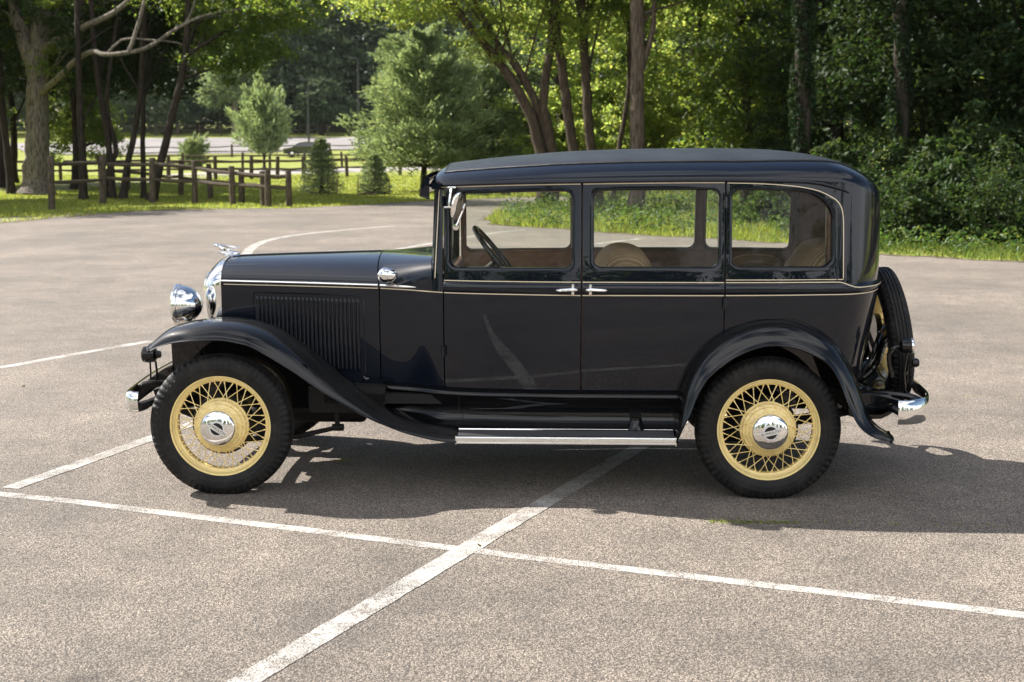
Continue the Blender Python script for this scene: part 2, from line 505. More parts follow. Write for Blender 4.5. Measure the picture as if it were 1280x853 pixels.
def hinge(x, z, h=.05):
    return MB().tube([wall(x, z-h/2, .010), wall(x, z+h/2, .010)], .012, 10).tube([wall(x, z-h/2-.004, .009), wall(x, z+h/2+.004, .009)], .004, 8)
for kind, nm, hx, hd, hin in (('f', 'front_door', 1.792, -1, [(1.134, .74), (1.134, 1.50)]), ('r', 'rear_door', 1.880, 1, [(2.5525, 1.50), (2.5525, 1.0)])):
    for mir in (False, True):
        f = (lambda mb: mb.mirrored()) if mir else (lambda mb: mb)
        d = f(door(kind)).build(nm, M['navy'], car)
        f(pane(WIN[kind], RAD[kind], -.026)).build('window_pane', M['glass'], d)
        f(handle(hx, hd)).build('door_handle', M['chrome'], d)
        for hxx, hz in hin: f(hinge(hxx, hz)).build('hinge', M['navy'], d)
both(lambda: pane(WIN['q'], RAD['q'], -.026), 'quarter_window', M['glass'])

# ---- pinstripes, laid 1.5 mm proud of the paint
def ribbon(path, w=.0048, off=.0015, n=8, closed=False):
    mb = MB(); P = []
    for (a, b) in zip(path[:-1], path[1:]):
        for t in np.linspace(0, 1, n, endpoint=False): P.append((a[0]*(1-t)+b[0]*t, a[1]*(1-t)+b[1]*t))
    P.append(path[-1])
    rows = []
    for i, p in enumerate(P):
        q0, q1 = P[max(i-1, 0)], P[min(i+1, len(P)-1)]
        d = np.array([q1[0]-q0[0], q1[1]-q0[1]]); d /= np.linalg.norm(d)+1e-9
        nrm = np.array([-d[1], d[0]])
        rows.append([wall(p[0]+nrm[0]*w*k, p[1]+nrm[1]*w*k, off+moff(p[1])*(1 if p[0] > 1.13 else 0)) for k in (-.5, .5)])
    mb.grid(rows); return mb
def stripes():
    mb = MB()
    def put(path, **k):
        r = ribbon(path, **k); mb.add(r.v, r.f)
    low = [(-.07, 1.046), (.4, 1.047), (.785, 1.048)]
    put(low); put([(.797, 1.048), (1.13, 1.0405)], n=14)
    put([(1.138, 1.040), (1.830, 1.0355)]); put([(1.841, 1.0355), (2.548, 1.0375)]); put([(2.557, 1.0375), (3.08, 1.040)]); put([(3.08, 1.040), (XC+LC, 1.046)], n=40)
    for a, b in ((1.138, 1.830), (1.841, 2.548), (2.557, 3.09)): put([(a, 1.1025), (b, 1.1025)])
    sp = spline([(3.09, 1.1025), (3.13, 1.1005), (3.17, 1.085), (3.21, 1.076), (3.26, 1.0745), (3.4, 1.075), (XC+LC, 1.078)], 40)
    put([tuple(p) for p in sp], n=1)
    # the frame line over the windows and down behind the quarter light
    top = [(1.118, 1.095)] + [(1.118, z) for z in np.linspace(1.2, 1.566, 6)]
    put([(1.090, 1.112), (1.102, 1.35), (1.112, 1.55), (1.118, 1.572)], w=.004)
    for a, b in ((1.118, 1.829), (1.842, 2.547)):
        put([(x, bow(x, 1.583)-.0) for x in np.linspace(a, b, 12)], n=2)
    q = [(2.56, 1.597), (2.70, 1.594), (2.80, 1.589), (2.90, 1.580), (2.98, 1.567), (3.04, 1.549), (3.085, 1.524), (3.115, 1.49), (3.13, 1.44), (3.134, 1.35), (3.136, 1.12)]
    put([tuple(p) for p in spline(q, 60)], n=1)
    put([(2.557, 1.1155), (3.136, 1.1155)], w=.004)
    return mb
both(stripes, 'pinstripe', M['stripe'])

# ---- roof
def crown(x): return float(CR(x))
CR = pchip([(1.062, 1.600), (1.072, 1.632), (1.085, 1.652), (1.11, 1.673), (1.16, 1.686), (1.25, 1.697), (1.49, 1.722), (1.81, 1.747), (2.2, 1.760), (2.5, 1.763), (2.7, 1.760)])
POLE = 2.62
def roof_pt(s, t, off=0.):
    p0 = wall(s, float(etop(s)))
    sx = min(p0[0], POLE)
    zc = crown(sx); e = p0[2]
    a = t*PI/2
    q = 2.35
    wgt = max(math.cos(a), 0)**(2/q)
    if s > POLE: pw = 1.78+.5*min(1, (s-POLE)/.5)
    else: pw = 1.78
    rise = max(math.sin(a), 0)**(2/pw)
    return (sx+(p0[0]-sx)*wgt, p0[1]*wgt, e+(zc-e)*rise+off)
SROWS = [1.062, 1.064, 1.068, 1.074, 1.082, 1.092, 1.11, 1.135, 1.17] + list(np.linspace(1.23, XC+LC, 70))
TT = list(np.linspace(0, .5, 16)) + list(np.linspace(.5, 1, 18))[1:]
def roof():
    mb = MB()
    mb.grid([[roof_pt(s, t) for t in TT] for s in SROWS])
    # drip moulding over the doors
    pth = [wall(x, float(zh(x))-.006, .006) for x in np.linspace(1.066, 2.9, 30)]
    pth += [wall(*p, .006) for p in spline([(2.96, 1.602), (3.05, 1.588), (3.12, 1.565), (3.16, 1.545)], 12)]
    mb.tube(pth, [.0085]*38+[.008, .006, .004, .002], 8)
    # front face under the crown
    ys = np.linspace(-hw(1.062, 1.58), 0, 12)
    return mb
roof_o = one(roof, 'roof', M['navy'], ang=50)
def insert():
    mb = MB()
    ts = np.linspace(.42, 1, 20)
    rows = []
    for s in [1.135] + list(np.linspace(1.15, 3.44, 54)):
        rows.append([roof_pt(s, t, .003 if t > .425 else 0) for t in ts])
    mb.grid(rows)
    mb.tube([roof_pt(s, .42, .002) for s in np.linspace(1.135, 3.44, 54)], .0045, 6)
    mb.tube([roof_pt(1.135, t, .002) for t in ts], .0045, 6)
    return mb
one(insert, 'roof_insert', M['fabric_roof'], roof_o, ang=50)
# visor: outer sun visor ahead of the windscreen with its end cheek
def visor():
    mb = MB(); rows = []
    ys = np.linspace(-.585, 0, 10)
    prof = [(1.068, 1.645), (1.050, 1.632), (1.028, 1.585), (1.012, 1.536), (1.0105, 1.529), (1.018, 1.531), (1.036, 1.58), (1.062, 1.622)]
    for y in ys: rows.append([(p[0], y, p[1]) for p in prof])
    mb.grid(rows, cv=True)
    mb.f.append(tuple(range(len(prof))))
    # cheek
    ck = [(1.064, 1.642), (1.048, 1.628), (1.014, 1.533), (1.064, 1.517)]
    o = len(mb.v)
    for y in (-.594, -.587): mb.v += [(p[0], y, p[1]) for p in ck]
    mb.f += [(o, o+1, o+2, o+3), (o+7, o+6, o+5, o+4)]+[(o+i, o+(i+1) % 4, o+4+(i+1) % 4, o+4+i) for i in range(4)]
    mb.tube([(1.014, -.592, 1.531), (1.066, -.592, 1.514)], .005, 8)
    return mb
one(visor, 'sun_visor', M['navy'])
# ---- windscreen
def screen():
    mb = MB()
    mb.grid([[(1.098-.0, y, 1.575) for y in (-.56, 0)], [(1.078, y, 1.10) for y in (-.56, 0)]]); return mb
scr = one(screen, 'windscreen', M['glass'])
def screen_frame():
    mb = MB()
    mb.tube([(1.098, 0, 1.572), (1.098, -.558, 1.572), (1.078, -.558, 1.108), (1.078, 0, 1.108)], .011, 8)
    mb.box((1.10, -.30, 1.577), (.05, .60, .03)); mb.box((1.085, -.30, 1.085), (.06, .60, .04))
    return mb
one(screen_frame, 'windscreen_frame', M['navy'], scr)

# ---- bonnet
def sect(x, w, zs, zc, n, k=26, x_of=None):
    return [((x_of(f) if x_of else x), -w*max(math.cos(f*PI/2), 0)**(2/n), zs+(zc-zs)*max(math.sin(f*PI/2), 0)**(2/n)) for f in np.linspace(0, 1, k)]
def hood():
    mb = MB(); rows = []
    for u in np.linspace(0, 1, 24):
        xo = lambda f: -.085 + u*((.747+.040*(1-f))+.085)
        x = -.085+u*.87
        w = hw(x, 1.06)
        row = [(xo(f), -w*max(math.cos(f*PI/2), 0)**(2/2.25), 1.058+(1.171+.032*u**.8-1.058)*max(math.sin(f*PI/2), 0)**(2/2.25)) for f in np.linspace(0, 1, 30)]
        side = [(xo(0), -hw(x, z), z) for z in (.50, .6, .7, .8, .9, 1.0, 1.04)]
        rows.append(side+row)
    lip = [(p[0]+.002, p[1]*.975, p[2]-.012 if p[2] > 1.1 else p[2]) for p in rows[-1]]
    mb.grid(rows+[lip])
    # centre hinge
    return mb
hood_o = one(hood, 'hood', M['navy'])
def hood_mould():
    mb = MB()
    mb.tube([wall(x, 1.0635, .003) for x in np.linspace(-.08, .785, 24)], .0075, 8)
    mb.tube([wall(x, 1.0635-.006*((x-.797)/.33), .003) for x in np.linspace(.797, .99, 10)], [.0075]*7+[.006, .004, .001], 8)
    return mb
both(hood_mould, 'hood_moulding', M['satin'], hood_o)
def hood_hinge():
    return MB().tube([(x, -.0005, 1.173+.032*((x+.085)/.87)**.8) for x in np.linspace(-.08, .74, 20)], .005, 8)
hood_hinge().build('centre_hinge', M['navy'], hood_o)
def louvers():
    mb = MB(); n = 25
    for i in range(n):
        x = .118+i*(.672-.118)/(n-1)
        z0, z1 = .60, .988
        rows = []
        for z in [z0, z0+.006, z0+.02] + list(np.linspace(z0+.06, z1-.03, 8)) + [z1-.014, z1-.006, z1-.002, z1]:
            k = min(1, max(0, (z1-z)/.012))**.5*min(1, (z-z0)/.01+.05)
            y = -hw(x, z)
            rows.append([(x-.0085, y+.001, z), (x-.007, y-.0035*k, z), (x-.002, y-.008*k, z), (x+.003, y-.0085*k, z), (x+.0065, y-.006*k, z), (x+.0078, y+.001, z)])
        mb.grid(rows)
    fr = [(.092, .62), (.092, .985), (.096, 1.0), (.108, 1.006), (.4, 1.0065), (.682, 1.006), (.697, .999), (.704, .985), (.706, .8), (.706, .60)]
    mb.tube([wall(p[0], p[1], .0005) for p in fr], .0035, 6)
    return mb
both(louvers, 'louvers', M['navy'], hood_o)
def latch():
    mb = MB(); x, z = .715, .565
    mb.tube([wall(x-.016, z+.012, .006), wall(x, z, .012), wall(x+.012, z+.003, .008)], .0038, 8)
    mb.lathe([(0, -.008), (.006, -.005), (.006, .003), (0, .005)], wall(x, z, .008), 'y', 14)
    return mb
both(latch, 'hood_latch', M['dark_steel'], hood_o)

# ---- radiator shell, core and mascot
def shell():
    mb = MB(); rows = []
    st = [(-.196, .205, 1.015, .98), (-.197, .225, 1.045, .985), (-.192, .245, 1.072, .99), (-.180, .262, 1.104, 1.0), (-.160, .275, 1.136, 1.01), (-.132, .284, 1.162, 1.02), (-.110, .288, 1.174, 1.03), (-.088, .289, 1.178, 1.04), (-.086, .284, 1.172, 1.04)]
    for (x, w, zc, zs) in st:
        top = sect(x, w, zs, zc, 2.5, 24)
        rows.append([(x, -w*.99, z) for z in (.56, .65, .75, .85, .94)]+top)
    mb.grid(rows); return mb
shell_o = one(shell, 'radiator_shell', M['chrome'])
def core():
    mb = MB(); mb.box((-.165, -.11, .80), (.02, .22, .46)); return mb
one(core, 'radiator_core', M['under'], shell_o)
def grille():
    mb = MB()
    for y in np.linspace(-.20, -.005, 20): mb.tube([(-.182, y, .58), (-.182, y, .99+.02*math.cos(y*6))], .0022, 5)
    return mb
one(grille, 'grille', M['chrome'], shell_o)
def mascot():
    mb = MB()
    mb.lathe([(0, 1.168), (.048, 1.168), (.050, 1.176), (.044, 1.181), (.030, 1.183), (0, 1.184)], (-.095, 0, 0), 'z', 28)
    # hull under the figure
    rows = []
    for t in np.linspace(0, 1, 12):
        x = -.165+.118*t; r = .016*math.sin(PI*min(1, t*.9+.08))**.7+.002
        rows.append([(x, r*1.3*math.cos(q), 1.192+r*.8*math.sin(q)-.004*t) for q in np.linspace(0, 2*PI, 12, endpoint=False)])
    mb.grid(rows, cv=True)
    # leaning figure with raised prow
    mb.tube([(-.108, 0, 1.196), (-.130, 0, 1.210), (-.155, 0, 1.222), (-.168, 0, 1.228)], [.017, .022, .018, .009], 10)
    mb.lathe([(0, -.011), (.011, -.008), (.015, 0), (.011, .008), (0, .012)], (-.178, 0, 1.232), 'z', 12)
    for s in (-1, 1):       # swept wings
        rows = []
        for t in np.linspace(0, 1, 8):
            c = Vector((-.150+.085*t, s*(.010+.034*t), 1.220-.004*t+.006*math.sin(PI*t)))
            w = .019*(1-t*.7)
            rows.append([c+Vector((-w, 0, w*.5)), c+Vector((0, s*.003, .004)), c+Vector((w, 0, -w*.6)), c+Vector((0, -s*.002, -.004))])
        mb.grid(rows, cv=True); 
        mb.f.append(tuple(len(mb.v)-4+i for i in range(4)))
    return mb
mascot().build('hood_ornament', M['chrome'], car)

# ---- headlights, cowl lamps, horns
def bowl(c, r, ln):
    mb = MB()
    mb.lathe([(max(.0008, r*(1-(u**2.1))**.5), ln*u) for u in [1, .995, .98, .95, .9, .84, .76, .66, .55, .44, .33, .22, .12, .05, 0]], c, 'x', 48)
    mb.lathe([(r*1.0, .012), (r*1.05, .010), (r*1.07, 0), (r*1.05, -.012), (r*1.0, -.016), (r*.95, -.012)], c, 'x', 48)
    return mb
def lens(c, r):
    return MB().lathe([(r*.97, -.012), (r*.9, -.022), (r*.7, -.032), (r*.4, -.040), (r*.15, -.043), (.0008, -.0435)], c, 'x', 40)
for s in (-1, 1):
    c = (-.300, s*.36, .942)
    h = bowl(c, .104, .128).build('headlight', M['chrome'], car)
    lens(c, .104).build('headlight_lens', M['chrome_lens'] if 'chrome_lens' in M else M['chrome'], h)
    MB().tube([(-.235, s*.36, .85), (-.235, s*.36, .80)], .018, 12).lathe([(0, .80), (.035, .80), (.025, .825), (.018, .84)], (-.235, s*.36, 0), 'z', 20).build('headlight_stalk', M['chrome'], h)
    c = (.832, s*(hw(.85, 1.06)+.035), 1.121)
    l_ = bowl(c, .038, .062).build('cowl_lamp', M['chrome'], car)
    MB().tube([(.855, s*(hw(.85, 1.06)+.035), 1.09), (.872, s*(hw(.85, 1.06)+.01), 1.072), (.88, s*(hw(.85, 1.06)-.02), 1.065)], [.009, .010, .014], 10).build('lamp_stalk', M['chrome'], l_)
    lens(c, .038).build('lamp_lens', M['chrome'], l_)
MB().tube([(-.235, -.50, .79), (-.235, -.36, .80), (-.235, 0, .80), (-.235, .36, .80), (-.235, .50, .79)], .014, 12).build('headlight_bar', M['chrome'], car)
def horn():
    mb = MB(); c = (-.425, -.47, .69)
    mb.lathe([(0, -.045), (.034, -.045), (.042, -.038), (.044, -.01), (.040, .022), (.022, .03), (.018, .05), (0, .05)], c, 'x', 28)
    mb.tube([(-.40, -.48, .655), (-.395, -.48, .60), (-.40, -.48, .55)], .006, 8)
    mb.tube([(-.43, -.48, .655), (-.428, -.48, .60), (-.43, -.48, .55)], .005, 8)
    return mb
horn().build('horn', M['black'], car)
# ---- fenders
def fender(T, L, sec, n, taper=None):
    t, l = spline(T, n), spline(L, n)
    rows = []
    for i in range(n):
        u = i/(n-1)
        k = taper(u) if taper else 1
        row = []
        for (y, a) in sec:
            p = t[i]*(1-a)+l[i]*a
            row.append((p[0], -.66+(y+.66)*k, p[1]))
        rows.append(row)
    mb = MB(); mb.grid(rows)
    return mb, t, l
def front_fender():
    def sm(u, a): 
        q = min(1, u/a); return q*q*(3-2*q)
    sec = [(-.43, .42), (-.445, .30), (-.48, .14), (-.53, .05), (-.59, .005), (-.64, 0), (-.69, .03), (-.735, .10), (-.775, .22), (-.806, .38), (-.826, .58), (-.836, .80), (-.840, .93), (-.846, .965), (-.848, 1.0), (-.844, 1.03), (-.832, 1.02), (-.826, .9), (-.80, .55), (-.74, .25), (-.66, .1)]
    mb, t, l = fender(FT, FL, sec, 90, lambda u: .66+.34*sm(u, .16))
    # rolled front edge
    k = .66
    e = [(t[0][0]*(1-a)+l[0][0]*a, -.66+(y+.66)*k, t[0][1]*(1-a)+l[0][1]*a) for y, a in sec[:15]]
    mb.tube(e, .007, 8)
    # inner splash panel that closes the wheel well towards the engine
    rows = []
    for i in range(2, 66):
        p = t[i]*.58+l[i]*.42
        rows.append([(p[0], -.436, p[1]-.002), (p[0], -.425, max(.40, p[1]-.15)), (p[0], -.42, min(.40, p[1]-.05))])
    mb.grid(rows)
    return mb
both(front_fender, 'front_fender', M['black'], ang=60)
def rear_fender():
    sec = [(-.46, .0), (-.60, .0), (-.648, .0), (-.660, -.02), (-.672, 0), (-.682, .08), (-.695, .13), (-.72, .145), (-.755, .18), (-.785, .26), (-.808, .40), (-.824, .58), (-.833, .78), (-.838, .92), (-.846, .96), (-.848, 1.0), (-.844, 1.04), (-.832, 1.02), (-.822, .85), (-.79, .45), (-.72, .28), (-.62, .18), (-.47, .16)]
    mb, t, l = fender(RT, RL, sec, 110)
    for i in (0, 109):
        e = [(t[i][0]*(1-a)+l[i][0]*a, y, t[i][1]*(1-a)+l[i][1]*a) for y, a in sec[2:16]]
        mb.tube(e, .007, 8)
    rows = []
    for i in range(0, 110, 2):
        rows.append([(t[i][0], -.465, t[i][1]-.003), (t[i][0], -.462, min(.42, t[i][1]-.01))])
    mb.grid(rows)
    return mb
both(rear_fender, 'rear_fender', M['black'], ang=60)

# ---- splash apron and running board
def apron():
    mb = MB(); rows = []
    prof = [(.012, .540), (.004, .531), (.013, .526), (.022, .518), (.022, .508), (.012, .501), (.006, .499), (.004, .495), (-.012, .47), (-.026, .44), (-.033, .41), (-.028, .385), (-.010, .363), (.02, .350), (.05, .346)]
    for x in np.linspace(.80, 2.345, 50):
        h = min(hw(x, .53), .66)
        rise = max(0, (1.30-x)/.5)**2*.010
        rows.append([(x, -h-o, z+rise) for o, z in prof])
    mb.grid(rows)
    mb.tube([(1.2085, -hw(1.21, .53)-.006, .498), (1.2085, -.60, .44), (1.2085, -.60, .40), (1.2085, -.66, .35)], .002, 6)
    return mb
both(apron, 'splash_apron', M['black'], ang=50)
def jack_dome():
    mb = MB()
    rows = []
    for t in np.linspace(0, 1, 10):
        a = t*PI/2
        r = .030+.022*(1-math.sin(a))**2
        rows.append([(2.118+r*math.cos(q)*(1 if t < .8 else math.cos((t-.8)/.2*PI/2)), -.655+r*math.sin(q)*(1 if t < .8 else math.cos((t-.8)/.2*PI/2)), .347+.062*math.sin(a)) for q in np.linspace(0, 2*PI, 24, endpoint=False)])
    mb.grid(rows, cv=True); return mb
def board():
    mb = MB()
    mb.grid([[(x, y, z) for y, z in ((-.60, .3435), (-.69, .343), (-.80, .3315), (-.815, .3315), (-.815, .30), (-.60, .305))] for x in np.linspace(1.213, 2.308, 8)], cv=True)
    return mb
def mat_():
    mb = MB(); ys = np.linspace(-.69, -.805, 40); rows = []
    for x in (1.216, 2.305): rows.append([(x, y, .3432+(.0025 if (i//2) % 2 else 0)+.010*(y+.69)/.113*(1 if y < -.69 else 0)) for i, y in enumerate(ys)])
    mb.grid(rows); return mb
def trim():
    mb = MB()
    pr = [(-.806, .334), (-.814, .3355), (-.823, .334), (-.828, .329), (-.829, .322), (-.829, .312), (-.827, .3095), (-.8285, .307), (-.828, .300), (-.821, .2965), (-.812, .2965)]
    mb.grid([[(x, y, z) for y, z in pr] for x in (1.212, 1.24, 1.6, 2.0, 2.28, 2.309)])
    mb.box((1.2095, -.820, .3155), (.007, .026, .044), bev=.002); mb.box((2.3105, -.820, .3155), (.007, .026, .044), bev=.002)
    mb.grid([[(x, y, z) for y, z in ((-.676, .3435), (-.678, .349), (-.686, .349), (-.688, .3435))] for x in (1.214, 2.306)])
    return mb
for s in (False, True):
    f = (lambda mb: mb.mirrored()) if s else (lambda mb: mb)
    rb = f(board()).build('running_board', M['black'], car)
    f(mat_()).build('step_mat', M['mat_rubber'], rb, ang=0); f(trim()).build('step_trim', M['satin'], rb)
    f(jack_dome()).build('step_bracket', M['black'], rb)

# ---- wheels (axis along y, outer face towards -y)
def tyre_mb():
    N = 264
    def mod(r, h, j):
        if r > .332 and abs(h) > .030:
            blk = (j % 4) < 2
            return 0 if blk else -(.010 if abs(h) > .048 else .006)
        return 0
    half = [(.250, .046), (.262, .054), (.285, .0635), (.306, .0665), (.322, .0655), (.334, .062), (.3345, .0615), (.346, .058), (.3555, .052), (.3615, .045), (.3640, .036), (.3655, .030), (.3600, .0285), (.3600, .0255), (.3662, .024), (.3670, .012), (.3615, .0105), (.3615, .0075), (.3672, .006)]
    ridge = [(.2705, .0572), (.2712, .0590), (.2730, .0598), (.2748, .0592)]
    prof = [(r, -h) for r, h in half] + [(.3674, 0)] + [(r, h) for r, h in reversed(half)]
    mb = MB(); mb.lathe(prof, (0, 0, 0), 'y', N, mod)
    for q in (.297, .3155):     # moulded rings on the side wall
        mb.lathe([(q-.0015, -.0650), (q-.001, -.0672), (q+.001, -.0672), (q+.0015, -.0650)], (0, 0, 0), 'y', 120)
    return mb
def rim_mb():
    pr = [(.250, -.049), (.2555, -.0545), (.2585, -.0545), (.2595, -.050), (.2565, -.043), (.250, -.041), (.2455, -.041), (.2425, -.043), (.2400, -.0415), (.2395, -.036), (.2380, -.030), (.2335, -.027), (.2285, -.0245), (.2262, -.018), (.2258, 0), (.2262, .018), (.2300, .026), (.2395, .034), (.2425, .043), (.2565, .043), (.2585, .0545), (.250, .049)]
    return MB().lathe(pr, (0, 0, 0), 'y', 120)
def hub_mb():
    pr = [(.020, -.108), (.092, -.106), (.097, -.102), (.098, -.094), (.0935, -.088), (.095, -.080), (.104, -.074), (.115, -.070), (.1165, -.062), (.1185, -.058), (.130, -.053), (.1335, -.046), (.1345, -.036), (.1405, -.032), (.1425, -.024), (.139, -.016), (.130, -.010), (.06, -.006), (.05, .06), (.02, .06)]
    return MB().lathe(pr, (0, 0, 0), 'y', 96)
def spokes_mb():
    mb = MB()
    def sp(r0, y0, q0, r1, y1, q1):
        a = Vector((r0*math.cos(q0), y0, r0*math.sin(q0))); b = Vector((r1*math.cos(q1), y1, r1*math.sin(q1)))
        mb.tube([a, b], .0023, 6, caps=False)
        d = (a-b).normalized()
        mb.tube([b, b+d*.014], [.0042, .0034], 6, caps=False)
    n = 12
    for i in range(n):
        c = 2*PI*i/n
        for s in (-1, 1):
            sp(.098, -.080, c-s*.02+s*.42, .2275, -.026, c-s*.10)            # long outer spokes, crossing
            sp(.1385, -.030, c+PI/n+s*.24, .2275, -.014, c+PI/n-s*.085)      # short inner ones
    return mb
def drum_mb():
    return MB().lathe([(.02, -.004), (.150, -.004), (.156, .004), (.158, .05), (.15, .06), (.02, .06)], (0, 0, 0), 'y', 64)
def cap_mb():
    pr = [(.0895, -.104), (.0895, -.109), (.0875, -.1135), (.082, -.1175), (.072, -.1215), (.058, -.1255), (.042, -.1285), (.025, -.1305), (.010, -.1312), (.0005, -.1313)]
    return MB().lathe(pr, (0, 0, 0), 'y', 96)
def capy(r): return -float(np.interp(r, [.0005, .010, .025, .042, .058, .072, .082], [.1313, .1312, .1305, .1285, .1255, .1215, .1175]))
def disc_patch(pts2, off):
    """polygon on the dome of the cap: fan of rings"""
    mb = MB(); rows = []
    cx = sum(p[0] for p in pts2)/len(pts2); cz = sum(p[1] for p in pts2)/len(pts2)
    for t in (1, .75, .5, .25, .02):
        rows.append([(cx+(p[0]-cx)*t, capy(math.hypot(cx+(p[0]-cx)*t, cz+(p[1]-cz)*t))-off, cz+(p[1]-cz)*t) for p in pts2])
    mb.grid(rows, cv=True); return mb
def emblem_mb():
    out = MB()
    c = [(.0325*math.cos(q), .0325*math.sin(q)) for q in np.linspace(0, 2*PI, 48, endpoint=False)]
    a = disc_patch(c, .0006); out.add(a.v, a.f)
    return out
def badge_mb():
    out = MB()
    ring = [[(r*math.cos(q), capy(r)-o, r*math.sin(q)) for q in np.linspace(0, 2*PI, 56, endpoint=False)] for r, o in ((.031, 0), (.0325, .0016), (.0395, .0016), (.041, 0))]
    out.grid(ring, cv=True)
    # the bar across the roundel
    for sx in (0,):
        xs = np.linspace(-.051, .051, 15); rows = []
        for z, o in ((-.0125, 0), (-.0122, .0028), (.0122, .0028), (.0125, 0)):
            rows.append([(x, capy(math.hypot(x, z))-o, z) for x in xs])
        out.grid(rows)
    return out
def letters(text, size, mat, parent, name):
    cu = bpy.data.curves.new(name, 'FONT'); cu.body = text; cu.size = size; cu.align_x = 'CENTER'; cu.align_y = 'CENTER'
    cu.space_character = 1.02
    t = bpy.data.objects.new(name, cu); COL.objects.link(t)
    bpy.context.view_layer.update()
    me = bpy.data.meshes.new_from_object(t.evaluated_get(bpy.context.evaluated_depsgraph_get()))
    bpy.data.objects.remove(t)
    for v in me.vertices:
        x, z = v.co.x, v.co.y
        v.co = (x, capy(math.hypot(x, z))-.0034, z)
    me.materials.clear(); me.materials.append(mat)
    o = bpy.data.objects.new(name, me); COL.objects.link(o); o.parent = parent
    return o
tyre0, rim0, hub0, spk0, cap0, emb0, bad0, drum0 = tyre_mb(), rim_mb(), hub_mb(), spokes_mb(), cap_mb(), emblem_mb(), badge_mb(), drum_mb()
_shared = {}
def wheel(name, loc, rot, capangle, drum=True):
    w = bpy.data.objects.new(name, None); COL.objects.link(w); w.parent = car
    w.location = loc; w.rotation_euler = rot; w.empty_display_size = .2
    def put(nm, mb, mat, ang):
        if nm not in _shared: o = mb.build(nm, mat, w, ang); _shared[nm] = o.data
        else:
            o = bpy.data.objects.new(nm, _shared[nm]); COL.objects.link(o); o.parent = w
        return o
    put('tyre', tyre0, M['rubber'], 28); put('rim', rim0, M['yellow'], 40); put('spokes', spk0, M['yellow'], 60)
    h = put('hub', hub0, M['yellow'], 28)
    if drum: put('brake_drum', drum0, M['under'], 40)
    c = put('hubcap', cap0, M['chrome'], 40)
    return w, c
def decorate(w, ang):
    """maker's roundel, turned the way it sits on this wheel"""
    rot = (0, ang, 0)
    e = emb0.build('cap_roundel', M['emblem_black'], w, 40); e.rotation_euler = rot
    b = bad0.build('cap_badge', M['badge'], w, 40); b.rotation_euler = rot
    t = letters('PLYMOUTH', .0185, M['emblem_black'], w, 'cap_lettering'); t.rotation_euler = rot
WH = [('front_wheel', (0, -.70, .3645), (0, R(11), 0)), ('rear_wheel', (2.78, -.70, .3645), (0, R(4), 0))]
for nm, l, r in WH:
    w, c = wheel(nm, l, r, 0)
    decorate(w, R(33)-r[1] if nm == 'front_wheel' else R(-15)-r[1])
for nm, l, r in WH:
    wheel(nm, (l[0], .70, l[2]), (0, r[1]+R(50), PI), 0)
sp_w, _ = wheel('spare_wheel', (3.53, .02, .755), (R(-8), 0, R(90)), 0, drum=False)

# ---- front bumper with its bars, arms
def bumper_path(x0, bowx, wrap, yend):
    p = []
    return p
def blade(pts, z, h, th=.012):
    """convex bar along a plan path"""
    P = spline(pts, 60); mb = MB(); rows = []
    for i, p in enumerate(P):
        d = P[min(i+1, 59)]-P[max(i-1, 0)]; d /= np.linalg.norm(d); n = np.array([d[1], -d[0]])
        rows.append([(p[0]+n[0]*o, p[1]+n[1]*o, z+k*h/2) for k, o in ((-1, -.004), (-.97, .004), (-.85, .010), (-.5, .017), (0, .020), (.5, .017), (.85, .010), (.97, .004), (1, -.004), (.9, -.008), (0, .006), (-.9, -.008))])
    mb.grid(rows, cv=True)
    n = len(rows[0]); mb.f.append(tuple(range(n))); mb.f.append(tuple(len(mb.v)-n+i for i in range(n)))
    return mb
fb = blade([(-.40, -.80), (-.43, -.80), (-.455, -.785), (-.470, -.74), (-.485, -.6), (-.505, -.3), (-.512, 0), (-.505, .3), (-.485, .6), (-.470, .74), (-.455, .785), (-.43, .80), (-.40, .80)][::-1], .495, .105)
fbo = fb.build('front_bumper', M['chrome'], car, 50)
def fb_arms():
    mb = MB()
    mb.tube(spline([(-.485, -.50, .50), (-.46, -.52, .535), (-.40, -.50, .54), (-.33, -.42, .52), (-.2, -.38, .50)], 14), .018, 8)
    mb.tube(spline([(-.41, -.795, .47), (-.40, -.74, .465), (-.37, -.62, .47), (-.30, -.48, .48), (-.2, -.40, .48)], 14), [.026]*3+[.022]*11, 8)
    return mb
both(fb_arms, 'bumper_arm', M['under'], fbo)
# ---- rear bumper, tail light, tank
rb_ = blade([(3.425, -.735), (3.455, -.738), (3.50, -.725), (3.555, -.68), (3.60, -.60), (3.635, -.45), (3.655, -.2), (3.66, 0), (3.655, .2), (3.635, .45), (3.60, .60), (3.555, .68), (3.50, .725), (3.455, .738), (3.425, .735)], .455, .125)
rbo = rb_.build('rear_bumper', M['chrome'], car, 50)
def rb_arms():
    mb = MB()
    mb.tube(spline([(3.60, -.52, .47), (3.52, -.52, .50), (3.40, -.46, .50), (3.2, -.40, .47)], 12), .020, 8)
    mb.tube(spline([(3.44, -.725, .455), (3.40, -.68, .47), (3.36, -.56, .43), (3.2, -.42, .42)], 12), .022, 8)
    return mb
both(rb_arms, 'bumper_arm', M['black'], rbo)
def tail_light():
    mb = MB(); c = (3.505, -.52, .762)
    mb.lathe([(0, -.035), (.022, -.034), (.034, -.026), (.037, -.012), (.037, .022), (0, .022)], c, 'x', 28)
    mb.tube(spline([(3.475, -.52, .755), (3.44, -.52, .75), (3.42, -.52, .72), (3.425, -.52, .66), (3.44, -.52, .60)], 14), .012, 10)
    mb.tube([(3.515, -.52, .735), (3.50, -.52, .62), (3.515, -.52, .50)], [.004, .004, .006], 8)
    return mb
tl = tail_light().build('tail_light', M['black'], car)
